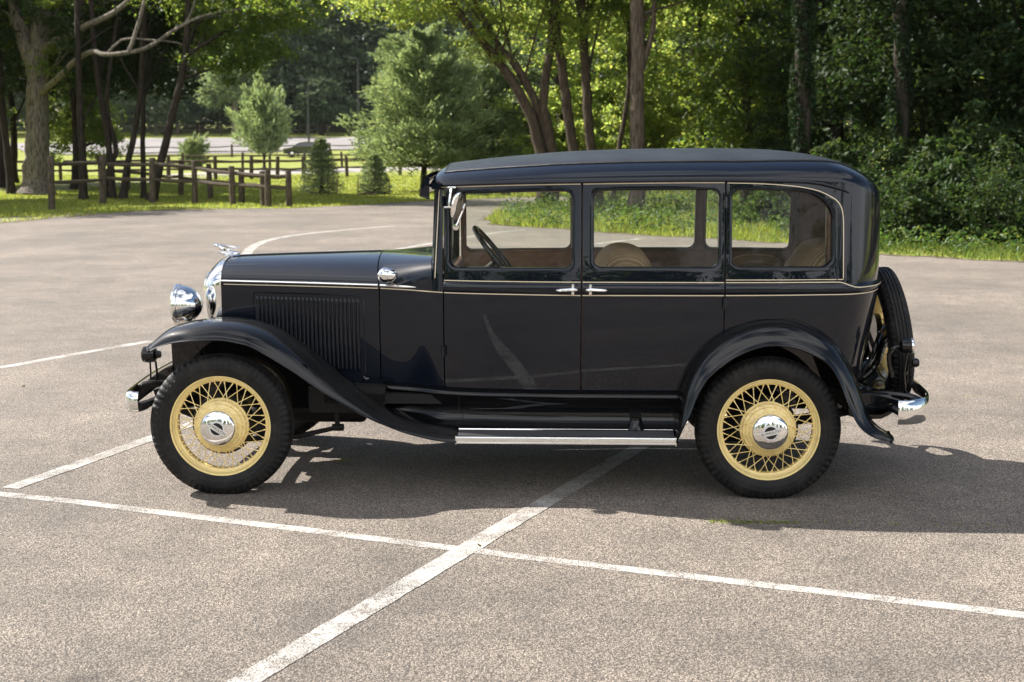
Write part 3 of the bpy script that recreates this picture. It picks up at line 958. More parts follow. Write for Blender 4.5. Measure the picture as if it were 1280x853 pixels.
MB().lathe([(.034, .020), (.040, .022), (.041, .030), (.036, .036), (.032, .036)], (3.505, -.52, .762), 'x', 28).build('lamp_rim', M['chrome'], tl)
MB().lathe([(.034, .030), (.025, .040), (.012, .044), (.0005, .045)], (3.505, -.52, .762), 'x', 24).build('lamp_lens', M['red_glass'], tl)
def plate_bracket():
    mb = MB(); mb.box((3.535, -.45, .66), (.006, .03, .20)); mb.lathe([(0, -.02), (.022, -.02), (.024, .0), (.018, .012), (0, .014)], (3.565, -.50, .672), 'x', 20)
    return mb
plate_bracket().build('lamp_bracket', M['black'], car)
def tank():
    mb = MB(); rows = []
    for y in (-.50, -.49, -.3, 0, .3, .49, .50):
        k = .90 if abs(y) > .495 else 1
        pr = [(3.22, .50), (3.30, .515), (3.42, .512), (3.50, .503), (3.525, .49), (3.505, .455), (3.47, .42), (3.44, .395), (3.40, .375), (3.34, .372), (3.26, .38), (3.20, .40)]
        cx, cz = 3.36, .44
        rows.append([(cx+(a-cx)*k, y, cz+(b-cz)*k) for a, b in pr])
    mb.grid(rows, cv=True); n = 12; mb.f.append(tuple(range(n))); mb.f.append(tuple(len(mb.v)-n+i for i in range(n)))
    return mb
tank().build('fuel_tank', M['black'], car, 40)
def carrier():
    mb = MB()
    for y in (-.15, .15):
        mb.tube(spline([(3.25, y, .50), (3.36, y, .53), (3.43, y, .60), (3.48, y*.7, .70), (3.53, y*.4, .76)], 16), .020, 10)
        mb.tube(spline([(3.30, y*2, .545), (3.37, y*2, .64), (3.44, y*1.2, .76), (3.49, y*.5, .80)], 12), .014, 8)
    mb.lathe([(0, -.03), (.11, -.03), (.11, .0), (.05, .02), (0, .02)], (3.475, 0, .757), 'x', 32)
    return mb
carrier().build('spare_carrier', M['black'], car)

# ---- underside
def chassis():
    mb = MB()
    for y in (-.38, .38):
        mb.tube(spline([(-.43, y, .46), (-.25, y, .50), (0, y, .50), (.5, y*.98, .47), (1.2, y*1.1, .45), (2.2, y*1.15, .45), (2.55, y*1.15, .50), (2.8, y*1.15, .56), (3.05, y*1.15, .52), (3.45, y*1.15, .44)], 40), .045, 4)
    for x in (.1, 1.3, 2.2, 3.2): mb.box((x, 0, .46), (.07, .78, .07))
    mb.box((1.05, 0, .475), (1.1, 1.10, .05)); mb.box((1.95, 0, .475), (.75, 1.10, .05)); mb.box((2.85, 0, .60), (.9, .86, .04))
    mb.box((.30, -.37, .50), (.95, .03, .20)); mb.box((.30, .37, .50), (.95, .03, .20)); mb.box((.62, -.47, .47), (.40, .16, .14)); mb.box((.62, .47, .47), (.40, .16, .14))
    return mb
chassis().build('chassis', M['under'], car, 40)
def engine():
    mb = MB(); mb.box((.35, 0, .62), (.75, .34, .52), bev=.03); mb.box((.35, 0, .33), (.62, .26, .14), bev=.03); mb.box((.95, 0, .42), (.5, .24, .22), bev=.04)
    mb.tube([(1.2, 0, .40), (2.7, 0, .36)], .03, 10); mb.tube([(.6, .25, .35), (1.5, .28, .30), (2.0, .30, .29)], .025, 8); mb.tube([(1.5, .28, .30), (2.1, .30, .29)], .07, 14)
    return mb
engine().build('engine', M['under'], car)
def front_axle():
    mb = MB()
    mb.tube(spline([(0, -.62, .37), (0, -.5, .35), (0, -.38, .30), (0, 0, .285), (0, .38, .30), (0, .5, .35), (0, .62, .37)], 20), .027, 8)
    for s in (-1, 1): mb.tube(spline([(-.42, s*.38, .44), (-.2, s*.38, .35), (0, s*.38, .335), (.25, s*.38, .37), (.52, s*.38, .44)], 16), .03, 4)
    return mb
front_axle().build('front_axle', M['under'], car)
def rear_axle():
    mb = MB()
    for s in (-1, 1): mb.tube(spline([(2.2, s*.44, .43), (2.5, s*.44, .36), (2.78, s*.44, .34), (3.05, s*.44, .37), (3.40, s*.44, .45)], 16), .032, 4)
    mb.tube([(2.78, -.66, .3645), (2.78, .66, .3645)], .04, 12)
    mb.lathe([(0, -.16), (.06, -.14), (.13, -.05), (.14, 0), (.13, .05), (.06, .14), (0, .16)], (2.78, 0, .3645), 'y', 24)
    return mb
rear_axle().build('rear_axle', M['under'], car)
def steering():
    mb = MB()
    mb.tube([(.555, -.50, .50), (.56, -.51, .40), (.563, -.515, .325)], [.018, .014, .013], 10)
    mb.lathe([(0, -.035), (.018, -.03), (.020, .0), (.018, .03), (0, .035)], (.565, -.515, .315), 'x', 14)
    mb.tube([(.545, -.515, .31), (.36, -.53, .27), (.12, -.56, .255)], [.012, .014, .014], 10)
    mb.tube([(.12, -.56, .255), (.05, -.60, .30)], .018, 8)
    return mb
steering().build('steering_linkage', M['under'], car)

# ---- interior
def trim_inner():
    mb = MB()
    for k, x0, x1, z1 in (('f', 1.136, 1.838, 1.600), ('r', 1.838, 2.553, 1.600), ('q', 2.553, 3.11, 1.612)):
        zz = [.50, .8, 1.0, 1.112]
        mb.grid([[wall(x, max(z, arch(x)+.03) if z < .98 and x > 2.25 else z, -.048) for z in zz] for x in np.linspace(x0, x1, 24)])
        w = WIN[k]
        if k == 'q': w = (2.588, 3.072, w[2], w[3])
        window_panel(mb, x0, x1, 1.112, z1, (w[0]-.004, w[1]+.004, w[2]-.002, w[3]+.002), [.03]*4 if k != 'q' else [.03, .03, (.12, .08), .03], depth=-.018, off=-.048, flange=False, side_gap=0)
    rows = []
    for s in np.linspace(3.112, XC+LC, 16):
        rows.append([wall(s, z, -.048) for z in np.linspace(.98, min(float(etop(s)), 1.6), 8)])
    mb.grid(rows)
    return mb
both(trim_inner, 'interior_trim', M['brown'])
def garnish():
    mb = MB()
    for k, x0, x1 in (('f', 1.163, 1.785), ('r', 1.897, 2.52), ('q', 2.588, 3.072)):
        w = (x0, x1, WIN[k][2], WIN[k][3])
        ring = lambda d, r: rrect(w[0]-d, w[1]+d, w[2]-d, w[3]+d, [r]*4)
        mb.grid([[wall(p[0], bow(p[0], p[1]), o) for p in ring(d, .03+max(d, 0))] for d, o in ((.0, -.036), (.001, -.056), (.008, -.060), (.018, -.058), (.022, -.049))], cv=True)
    return mb
both(garnish, 'window_garnish', M['darkwood'])
def lining():
    mb = MB()
    mb.grid([[roof_pt(s, t, -.035) if t > .0 else tuple(np.array(roof_pt(s, t))*[1, .94, 1]) for t in np.linspace(.0, 1, 16)] for s in np.linspace(1.10, XC+LC-.02, 40)])
    mb.v = [(x if x < 3.3 else x-.04, y*.955, z) for x, y, z in mb.v]
    return mb
one(lining, 'headliner', M['headliner'])
def seat(back, cush, yw, pl=.042):
    """upholstery pulled over a side silhouette; the pleats run over the top"""
    mb = MB()
    ys = np.linspace(-yw, yw, int(2*yw/pl)*8+1)
    for prof in (back, cush):
        P = spline(prof+[prof[0]], 60)[:-1]
        cx, cz = P[:, 0].mean(), P[:, 1].mean(); rows = []
        for y in ys:
            e = max(.30, (1-(abs(y)/yw)**4.5))**(1/3)
            g = 1-.045*abs(math.cos(PI*y/pl))**.5*0 - .040*(1-abs(math.sin(PI*y/pl)))**2
            rows.append([(cx+(a-cx)*e*g, y, cz+(b-cz)*(e*.5+.5)*g) for a, b in P])
        mb.grid(rows, cv=True); n = 59
        mb.f.append(tuple(range(n))); mb.f.append(tuple(len(mb.v)-n+i for i in range(n)))
    return mb
seat([(1.90, .66), (1.885, .85), (1.895, 1.02), (1.915, 1.14), (1.96, 1.222), (2.03, 1.258), (2.12, 1.256), (2.19, 1.215), (2.225, 1.12), (2.235, .9), (2.22, .62), (2.0, .58)],
     [(1.42, .80), (1.40, .72), (1.45, .60), (1.95, .58), (2.0, .70), (1.96, .79), (1.7, .83)], .52).xform(Matrix.Translation((0, 0, -.024))).build('front_seat', M['seat'], car, 70)
seat([(2.80, .72), (2.83, .9), (2.90, 1.06), (2.965, 1.16), (3.03, 1.25), (3.10, 1.285), (3.19, 1.285), (3.26, 1.24), (3.28, 1.1), (3.27, .8), (3.2, .62), (2.9, .62)],
     [(2.38, .82), (2.36, .74), (2.40, .66), (2.85, .64), (2.9, .74), (2.86, .82), (2.6, .86)], .445).xform(Matrix.Translation((.045, 0, -.02))).build('rear_seat', M['seat'], car, 70)
def armrest():
    return MB().tube(spline([(2.72, -.53, 1.09), (2.82, -.53, 1.115), (2.95, -.53, 1.11), (3.02, -.53, 1.08)], 10), [.02, .03, .035, .035, .035, .035, .035, .035, .03, .02], 10)
both(armrest, 'armrest', M['seat'])
def dash():
    mb = MB(); mb.box((1.135, 0, 1.06), (.06, 1.10, .14), bev=.02); return mb
dash().build('dashboard', M['darkwood'], car)
st = bpy.data.objects.new('steering_wheel', None); COL.objects.link(st); st.parent = car
st.location = (1.405, -.33, 1.190); st.rotation_euler = (0, R(38.5), 0)
ringp = [(.0, .205*math.cos(q), .205*math.sin(q)) for q in np.linspace(0, 2*PI, 56, endpoint=False)]
MB().tube([(0, p[1]*.5, p[2]*.5) if False else (0, p[1], p[2]) for p in ringp], .0135, 12, closed=True).build('wheel_rim', M['black'], st)
sk = MB()
for q in (R(90), R(210), R(330)): sk.tube([(-.02, 0, 0), (-.012, .1*math.cos(q), .1*math.sin(q)), (0, .2*math.cos(q), .2*math.sin(q))], .008, 8)
sk.lathe([(0, .005), (.03, .0), (.032, -.03), (0, -.05)], (0, 0, 0), 'x', 20)
sk.build('wheel_spokes', M['black'], st)
st.rotation_euler = (0, R(-38.5), 0)
MB().tube([(1.40, -.33, 1.185), (1.2, -.33, 1.02), (.95, -.33, .82)], .016, 10).build('steering_column', M['under'], car)
# ---- outside mirror on its arm
def mirror_mb():
    mb = MB(); y = -.640
    mb.box((1.180, -.612, 1.572), (.045, .03, .012), bev=.004)
    mb.tube(spline([(1.180, -.615, 1.572), (1.176, y, 1.55), (1.170, y-.01, 1.50), (1.168, y-.01, 1.478)], 10), [.007]*10, 8)
    mb.box((1.175, y-.01, 1.474), (.066, .014, .010), bev=.003)
    return mb
mir = mirror_mb().build('door_mirror', M['chrome'], car)
def mirror_head():
    mb = MB(); rows = []
    for (o, k) in ((-.008, .0), (-.008, .8), (-.004, .97), (.004, 1), (.007, .9), (.007, 0)):
        rows.append([(1.208+o+.024*math.cos(q)*k+.012*math.sin(q)*k, -.658+.030*math.cos(q)*k, 1.480+.070*math.sin(q)*k) for q in np.linspace(0, 2*PI, 28, endpoint=False)])
    mb.grid(rows, cv=True)
    mb.tube([(1.19, -.65, 1.474), (1.204, -.656, 1.476)], .007, 8)
    return mb
mirror_head().build('mirror_head', M['chrome'], mir)
def regulator():
    mb = MB()
    mb.tube(spline([(1.245, -.60, 1.49), (1.235, -.60, 1.46), (1.215, -.60, 1.41), (1.20, -.60, 1.375)], 10), .006, 8)
    mb.lathe([(0, -.012), (.016, -.01), (.018, 0), (.014, .012), (0, .014)], (1.198, -.60, 1.372), 'y', 16)
    return mb
regulator().build('window_regulator', M['chrome'], car)
# ================================================================== GROUND
def height(x, y):
    """flat round the car, the far field climbs gently"""
    d = np.asarray(y)+7.85
    t = np.clip(d-128, 0, None)
    return .032*t*np.clip(t/25, 0, 1)
def asphalt_mat(paint=False):
    m, n, l, p = new_mat('painted_asphalt' if paint else 'worn_asphalt')
    t = n.new('ShaderNodeTexCoord')
    def noise(s, d=4, r=.5):
        z = n.new('ShaderNodeTexNoise'); z.inputs['Scale'].default_value = s; z.inputs['Detail'].default_value = d; z.inputs['Roughness'].default_value = r
        l.new(t.outputs['Object'], z.inputs['Vector']); return z
    def ramp(src, a, b, ca, cb):
        r = n.new('ShaderNodeValToRGB'); r.color_ramp.elements[0].position = a; r.color_ramp.elements[1].position = b
        r.color_ramp.elements[0].color = (*ca, 1); r.color_ramp.elements[1].color = (*cb, 1); l.new(src, r.inputs['Fac']); return r
    def mix(kind, f, a, b):
        x = n.new('ShaderNodeMixRGB'); x.blend_type = kind
        for k, s in ((0, f), (1, a), (2, b)):
            if isinstance(s, (int, float)): x.inputs[k].default_value = s
            elif isinstance(s, tuple): x.inputs[k].default_value = (*s, 1)
            else: l.new(s, x.inputs[k])
        return x.outputs[0]
    v = n.new('ShaderNodeTexVoronoi'); v.inputs['Scale'].default_value = 150; l.new(t.outputs['Object'], v.inputs['Vector'])
    v2 = n.new('ShaderNodeTexVoronoi'); v2.inputs['Scale'].default_value = 52; v2.inputs['Randomness'].default_value = 1; l.new(t.outputs['Object'], v2.inputs['Vector'])
    sep = n.new('ShaderNodeSeparateColor'); l.new(v.outputs['Color'], sep.inputs[0])
    stone = ramp(sep.outputs[0], .0, 1, (.124, .107, .092), (.49, .433, .376))          # stones of mixed greys
    dark = ramp(v.outputs['Distance'], .30, .62, (1, 1, 1), (.24, .22, .20))                 # binder between them
    base = mix('MULTIPLY', 1.0, stone.outputs[0], dark.outputs[0])
    pits = ramp(noise(115, 2).outputs['Fac'], .33, .42, (.22, .20, .19), (1, 1, 1))
    base = mix('MULTIPLY', .9, base, pits.outputs[0])
    big = ramp(noise(.55, 5, .6).outputs['Fac'], .35, .68, (.68, .67, .66), (1.22, 1.19, 1.15))
    base = mix('MULTIPLY', 1.0, base, big.outputs[0])
    mid = ramp(noise(3.1, 5, .65).outputs['Fac'], .36, .70, (.80, .79, .78), (1.15, 1.13, 1.11))
    base = mix('MULTIPLY', 1.0, base, mid.outputs[0])
    oil = ramp(noise(.83, 4, .6).outputs['Fac'], .66, .76, (1, 1, 1), (.60, .57, .55))
    base = mix('MULTIPLY', .8, base, oil.outputs[0])
    # hairline cracks, only in places
    wv = noise(1.6, 4, .6); wm = n.new('ShaderNodeVectorMath'); wm.operation = 'MULTIPLY_ADD'; wm.inputs[1].default_value = (.55, .55, 0)
    l.new(wv.outputs['Color'], wm.inputs[0]); l.new(t.outputs['Object'], wm.inputs[2])
    cr = n.new('ShaderNodeTexVoronoi'); cr.feature = 'DISTANCE_TO_EDGE'; cr.inputs['Scale'].default_value = .55; l.new(wm.outputs[0], cr.inputs['Vector'])
    cl = ramp(cr.outputs['Distance'], .0015, .006, (.42, .39, .36), (1, 1, 1))
    cmask = ramp(noise(.45, 3, .5).outputs['Fac'], .54, .66, (0, 0, 0), (.8, .8, .8))
    base = mix('MULTIPLY', cmask.outputs[0], base, cl.outputs[0])
    sv = n.new('ShaderNodeTexVoronoi'); sv.inputs['Scale'].default_value = .8; l.new(wm.outputs[0], sv.inputs['Vector'])
    sp_ = ramp(sv.outputs['Distance'], .035, .085, (.52, .49, .46), (1, 1, 1))
    base = mix('MULTIPLY', .85, base, sp_.outputs[0])
    pale = ramp(noise(1.35, 6, .7).outputs['Fac'], .60, .78, (1, 1, 1), (1.22, 1.20, 1.18))
    base = mix('MULTIPLY', 1.0, base, pale.outputs[0])
    if paint:
        ch = noise(38, 5, .7); ch2 = noise(5, 3, .5)
        add = n.new('ShaderNodeMath'); add.operation = 'ADD'; l.new(ch.outputs['Fac'], add.inputs[0]); l.new(ch2.outputs['Fac'], add.inputs[1])
        hold = ramp(v.outputs['Distance'], .34, .58, (0, 0, 0), (.30, .30, .30))
        sub = n.new('ShaderNodeMath'); sub.operation = 'SUBTRACT'; l.new(add.outputs[0], sub.inputs[0]); l.new(hold.outputs[0], sub.inputs[1])
        cov = ramp(sub.outputs[0], .60, 1.0, (.06, .06, .06), (1, 1, 1))
        base = mix('MIX', cov.outputs[0], base, (.41, .395, .37))
    l.new(base, p.inputs['Base Color'])
    p.inputs['Roughness'].default_value = .82; p.inputs['Specular IOR Level'].default_value = .35; p.inputs['Sheen Weight'].default_value = .12; p.inputs['Sheen Roughness'].default_value = .5; p.inputs['Sheen Tint'].default_value = (1, .95, .88, 1)
    hgt = n.new('ShaderNodeMath'); hgt.operation = 'ADD'
    iv = n.new('ShaderNodeMath'); iv.operation = 'MULTIPLY'; iv.inputs[1].default_value = -1.0; l.new(v.outputs['Distance'], iv.inputs[0])
    l.new(iv.outputs[0], hgt.inputs[0])
    z2 = noise(60, 3); l.new(z2.outputs['Fac'], hgt.inputs[1])
    bp = n.new('ShaderNodeBump'); bp.inputs['Strength'].default_value = .55 if paint else .85; bp.inputs['Distance'].default_value = .006
    l.new(hgt.outputs[0], bp.inputs['Height']); l.new(bp.outputs['Normal'], p.inputs['Normal'])
    return m
M['asphalt'] = asphalt_mat(); M['paint'] = asphalt_mat(True)
def two_tone(name, a, b, scale, rough=.9, det=5, bump=.0, bscale=20):
    m, n, l, p = new_mat(name)
    t = n.new('ShaderNodeTexCoord'); z = n.new('ShaderNodeTexNoise'); z.inputs['Scale'].default_value = scale; z.inputs['Detail'].default_value = det
    r = n.new('ShaderNodeValToRGB'); r.color_ramp.elements[0].position = .34; r.color_ramp.elements[1].position = .66
    r.color_ramp.elements[0].color = (*a, 1); r.color_ramp.elements[1].color = (*b, 1)
    l.new(t.outputs['Object'], z.inputs['Vector']); l.new(z.outputs['Fac'], r.inputs['Fac']); l.new(r.outputs['Color'], p.inputs['Base Color'])
    p.inputs['Roughness'].default_value = rough; p.inputs['Specular IOR Level'].default_value = .2
    if bump:
        b_ = n.new('ShaderNodeTexNoise'); b_.inputs['Scale'].default_value = bscale; b_.inputs['Detail'].default_value = 4
        bp = n.new('ShaderNodeBump'); bp.inputs['Strength'].default_value = bump; bp.inputs['Distance'].default_value = .03
        l.new(t.outputs['Object'], b_.inputs['Vector']); l.new(b_.outputs['Fac'], bp.inputs['Height']); l.new(bp.outputs['Normal'], p.inputs['Normal'])
    return m
M['turf'] = two_tone('turf', (.145, .170, .028), (.235, .25, .055), 1.1, bump=.6, bscale=16)
M['path'] = two_tone('pale_path', (.24, .22, .20), (.32, .295, .27), 2.5)
M['lot'] = two_tone('far_tarmac', (.17, .158, .155), (.24, .225, .22), .15)
M['litter'] = two_tone('leaf_litter', (.030, .022, .012), (.07, .055, .026), 2.0, bump=.8, bscale=10)
M['dirt'] = two_tone('gravelly_dirt', (.17, .145, .115), (.26, .23, .19), 4)

# one sheet to the horizon
xs = np.concatenate([np.linspace(-1500, -200, 14), np.linspace(-180, 180, 37), np.linspace(200, 1500, 14)])
ys = np.concatenate([np.linspace(-1500, -120, 14), np.linspace(-100, 110, 12), np.linspace(114, 300, 48), np.linspace(320, 1500, 20)])
X, Y = np.meshgrid(xs, ys, indexing='ij')
Z = height(X, Y); Z = np.where(Y > 300, float(height(0, 300)), Z)
V = np.stack([X, Y, Z], -1).reshape(-1, 3); nx, ny = len(xs), len(ys)
I = np.arange(nx*ny).reshape(nx, ny)
F = np.stack([I[:-1, :-1], I[1:, :-1], I[1:, 1:], I[:-1, 1:]], -1).reshape(-1, 4)
tag(np_mesh('ground', V, F, M['turf'], smooth=True), kind='structure')

def sheet(name, pts, z, mat, follow=False):
    bm = bmesh.new()
    vs = [bm.verts.new((p[0], p[1], z+(float(height(p[0], p[1])) if follow else 0))) for p in pts]
    es = [bm.edges.new((vs[i], vs[(i+1) % len(vs)])) for i in range(len(vs))]
    bmesh.ops.triangle_fill(bm, use_beauty=True, use_dissolve=False, edges=es, normal=(0, 0, 1))
    for f in bm.faces:
        if f.normal.z < 0: f.normal_flip()
    me = bpy.data.meshes.new(name); bm.to_mesh(me); bm.free()
    o = bpy.data.objects.new(name, me); COL.objects.link(o); me.materials.append(mat)
    return tag(o, kind='structure')
def rough_edge(pts, step=.35, amp=.07, seed=1):
    r = np.random.default_rng(seed); out = []
    for a, b in zip(pts[:-1], pts[1:]):
        k = max(1, int(math.hypot(b[0]-a[0], b[1]-a[1])/step))
        for i in range(k):
            t = i/k; out.append((a[0]+(b[0]-a[0])*t+r.normal()*amp, a[1]+(b[1]-a[1])*t+r.normal()*amp))
    return out+[pts[-1]]
edge_l = [(-60, 5), (-30, 12), (-16, 17.2), (-12.28, 19.2), (-11.14, 23.19), (-10.3, 26.6), (-9.14, 29.3), (-7.3, 29.9), (-5.95, 30.1), (-4.24, 31.97), (-2.61, 34.57), (0.0, 37.22), (1.5, 38.2), (9, 41), (20, 43)]
edge_r = [(20, 38.5), (9, 36.3), (2.6, 34.0), (1.35, 31.8), (.42, 29.24), (-.35, 27.23), (-.58, 24.76), (-.25, 22.32), (.98, 21.23), (1.87, 19.98), (4.92, 17.17), (5.84, 14.71), (7.65, 13.37), (12, 10.5), (24, 6), (60, -2)]
EDGE = rough_edge(edge_l, seed=2) + rough_edge(edge_r, seed=3)
sheet('parking_lot', EDGE+[(60, -60), (-60, -60)], .008, M['asphalt'])
def line(name, path, w, n=24, z=.0094):
    P = spline([(a, b) for a, b in path], n) if len(path) > 2 else np.linspace(np.array(path[0], float), np.array(path[1], float), n)
    L, Rr = [], []
    for i in range(len(P)):
        d = P[min(i+1, len(P)-1)]-P[max(i-1, 0)]; d /= np.linalg.norm(d); nn = np.array([-d[1], d[0]])
        j = .72*j+rng.normal(size=2)*.0012 if i else np.zeros(2)
        L.append(P[i]+nn*(w/2+j[0])); Rr.append(P[i]-nn*(w/2+j[1]))
    mb = MB(); mb.grid([[(a[0], a[1], z), (b[0], b[1], z)] for a, b in zip(L, Rr)])
    return tag(mb.build(name, M['paint'], None, 0), kind='structure')
line('painted_line', [(-4.9, -.02), (-2.63, -.72), (-1.72, -1.08), (0, -1.81), (.86, -2.16), (1.96, -2.6), (4.5, -3.64)], .080, 420)
line('painted_line', [(-2.62, -.60), (-2.21, .62), (-1.55, 2.6)], .10, 160, .0106)
line('painted_line', [(-1.75, -5.2), (-.89, -3.26), (0, -1.26), (.79, .5), (2.0, 3.25)], .112, 420, .0106)
line('painted_line', [(-5.2, 1.2), (-4.09, 3.38), (-3.27, 4.90)], .10, 80)
line('painted_line', [(-4.1, 13.6), (-4.25, 14.9), (-4.42, 16.6), (-4.36, 18.4), (-3.78, 20.2), (-2.5, 22.3)], .17, 60)
line('painted_line', [(-2.1, 15.2), (-1.35, 17.37), (-.31, 20.1), (.25, 20.95)], .13, 40)
line('painted_line', [(1.2, 16.6), (2.36, 18.4)], .12, 20)
# paths and the far lot
sheet('park_path', rough_edge([(-60, 36), (-18.0, 42.45), (-16.14, 43.24), (-15.2, 48.55), (-15.0, 54), (-14.2, 62), (-11.3, 70.1), (-4.6, 78.4), (20, 100), (18, 112), (-5.3, 90.5), (-13.2, 82), (-16.8, 76.4), (-18.6, 66), (-18.0, 56.3), (-18.5, 50.6), (-20.2, 48.6), (-60, 41)], 1.0, .05, 5), .005, M['path'], True)
lot = [(-48, 136), (-38, 136), (-28, 138), (-14, 146), (-6, 150), (-4, 178), (-14, 188), (-30, 186), (-48, 182), (-60, 160)]
o = sheet('far_parking_lot', rough_edge(lot+[lot[0]], 3, .1, 6)[:-1], .02, M['lot'], True)
def slope_sheet(o):      # follow the climbing field closely
    bm = bmesh.new(); bm.from_mesh(o.data)
    bmesh.ops.subdivide_edges(bm, edges=bm.edges[:], cuts=3, use_grid_fill=True)
    for v in bm.verts: v.co.z = float(height(v.co.x, v.co.y))+.05
    bm.to_mesh(o.data); bm.free()
slope_sheet(o)
sheet('wood_floor', rough_edge([(6.4, 21), (7.8, 18), (9.8, 16), (14, 13), (30, 8), (70, 0), (70, 60), (15, 52), (9.2, 40), (6.8, 30), (6.4, 21)], 1, .15, 8), .007, M['litter'])
sheet('dirt_verge', rough_edge([(-12.5, 22.5), (-11.2, 24.2), (-10.55, 26.2), (-9.9, 27.6), (-10.9, 27.2), (-12.3, 25.6), (-14, 24.5)], .3, .05, 9), .004, M['dirt'])

# ================================================================== PLANTS
def leaf_mat(name, col, trans, tw=.38, rough=.5, hue=.03, val=.35, spec=.25):
    m = bpy.data.materials.new(name); m.use_nodes = True
    n, l = m.node_tree.nodes, m.node_tree.links
    p = n['Principled BSDF']; o = n['Material Output']
    g = n.new('ShaderNodeNewGeometry'); h = n.new('ShaderNodeHueSaturation'); h.inputs['Color'].default_value = (*col, 1)
    mr = n.new('ShaderNodeMapRange'); mr.inputs['To Min'].default_value = 1-val; mr.inputs['To Max'].default_value = 1+val
    mh = n.new('ShaderNodeMapRange'); mh.inputs['To Min'].default_value = .5-hue; mh.inputs['To Max'].default_value = .5+hue
    w = n.new('ShaderNodeMath'); w.operation = 'FRACT'; mu = n.new('ShaderNodeMath'); mu.operation = 'MULTIPLY'; mu.inputs[1].default_value = 7.31
    l.new(g.outputs['Random Per Island'], mr.inputs['Value']); l.new(g.outputs['Random Per Island'], mu.inputs[0]); l.new(mu.outputs[0], w.inputs[0]); l.new(w.outputs[0], mh.inputs['Value'])
    l.new(mr.outputs[0], h.inputs['Value']); l.new(mh.outputs[0], h.inputs['Hue'])
    l.new(h.outputs[0], p.inputs['Base Color']); p.inputs['Roughness'].default_value = rough; p.inputs['Specular IOR Level'].default_value = spec
    t = n.new('ShaderNodeBsdfTranslucent'); h2 = n.new('ShaderNodeHueSaturation'); h2.inputs['Color'].default_value = (*trans, 1)
    l.new(mr.outputs[0], h2.inputs['Value']); l.new(mh.outputs[0], h2.inputs['Hue']); l.new(h2.outputs[0], t.inputs['Color'])
    mx = n.new('ShaderNodeMixShader'); mx.inputs['Fac'].default_value = tw
    l.new(p.outputs[0], mx.inputs[1]); l.new(t.outputs[0], mx.inputs[2]); l.new(mx.outputs[0], o.inputs['Surface'])
    return m
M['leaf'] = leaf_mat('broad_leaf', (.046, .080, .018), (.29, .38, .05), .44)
M['leaf_bright'] = leaf_mat('sunlit_leaf', (.060, .095, .018), (.52, .62, .12), .52)  # brighter leaf copy: sunlight put into the colour of the sunny trees
M['leaf_dark'] = leaf_mat('shaded_leaf', (.021, .038, .013), (.055, .09, .018), .32, spec=.12)  # darker leaf copy: shade of the grove and wood put into the colour
M['ivy'] = leaf_mat('ivy_leaf', (.017, .032, .013), (.035, .06, .016), .25, spec=.1)
M['needle'] = leaf_mat('pine_needle', (.20, .262, .140), (.33, .41, .135), .38, rough=.6, hue=.02, val=.3)
M['needle_dark'] = leaf_mat('spruce_needle', (.20, .25, .14), (.28, .34, .11), .35, rough=.6, hue=.02, val=.3)
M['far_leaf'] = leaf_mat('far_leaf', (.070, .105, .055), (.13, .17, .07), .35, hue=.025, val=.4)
M['shrub'] = leaf_mat('shrub_leaf', (.030, .052, .016), (.085, .135, .025), .32, hue=.03, val=.4, spec=.15)
M['blade_dark'] = leaf_mat('dark_grass_blade', (.085, .125, .024), (.22, .29, .045), .38, hue=.03, val=.4, spec=.15)  # greener, darker blade than the yellowish lawn one, for the lot edge
M['weed'] = leaf_mat('weed_leaf', (.055, .095, .022), (.15, .23, .035), .38, hue=.035, val=.4)
M['blade'] = leaf_mat('grass_blade', (.165, .200, .036), (.42, .47, .07), .42, hue=.03, val=.35)
def bark_mat(name, a, b, s=(9, 9, 1.6), bump=.9):
    m, n, l, p = new_mat(name)
    t = n.new('ShaderNodeTexCoord'); mp_ = n.new('ShaderNodeMapping'); mp_.inputs['Scale'].default_value = s
    z = n.new('ShaderNodeTexNoise'); z.inputs['Scale'].default_value = 2.2; z.inputs['Detail'].default_value = 8; z.inputs['Roughness'].default_value = .65
    r = n.new('ShaderNodeValToRGB'); r.color_ramp.elements[0].position = .36; r.color_ramp.elements[1].position = .64
    r.color_ramp.elements[0].color = (*a, 1); r.color_ramp.elements[1].color = (*b, 1)
    l.new(t.outputs['Object'], mp_.inputs['Vector']); l.new(mp_.outputs[0], z.inputs['Vector']); l.new(z.outputs['Fac'], r.inputs['Fac']); l.new(r.outputs[0], p.inputs['Base Color'])
    bp = n.new('ShaderNodeBump'); bp.inputs['Strength'].default_value = bump; bp.inputs['Distance'].default_value = .05
    l.new(z.outputs['Fac'], bp.inputs['Height']); l.new(bp.outputs[0], p.inputs['Normal'])
    p.inputs['Roughness'].default_value = .9; p.inputs['Specular IOR Level'].default_value = .15
    return m
M['bark'] = bark_mat('furrowed_bark', (.055, .047, .038), (.27, .24, .20))
M['bark_dark'] = bark_mat('dark_bark', (.014, .011, .008), (.052, .042, .033))
M['bark_thick'] = bark_mat('ridged_brown_bark', (.048, .036, .027), (.17, .135, .105))
M['bark_mid'] = bark_mat('brown_bark', (.030, .022, .016), (.105, .080, .058))

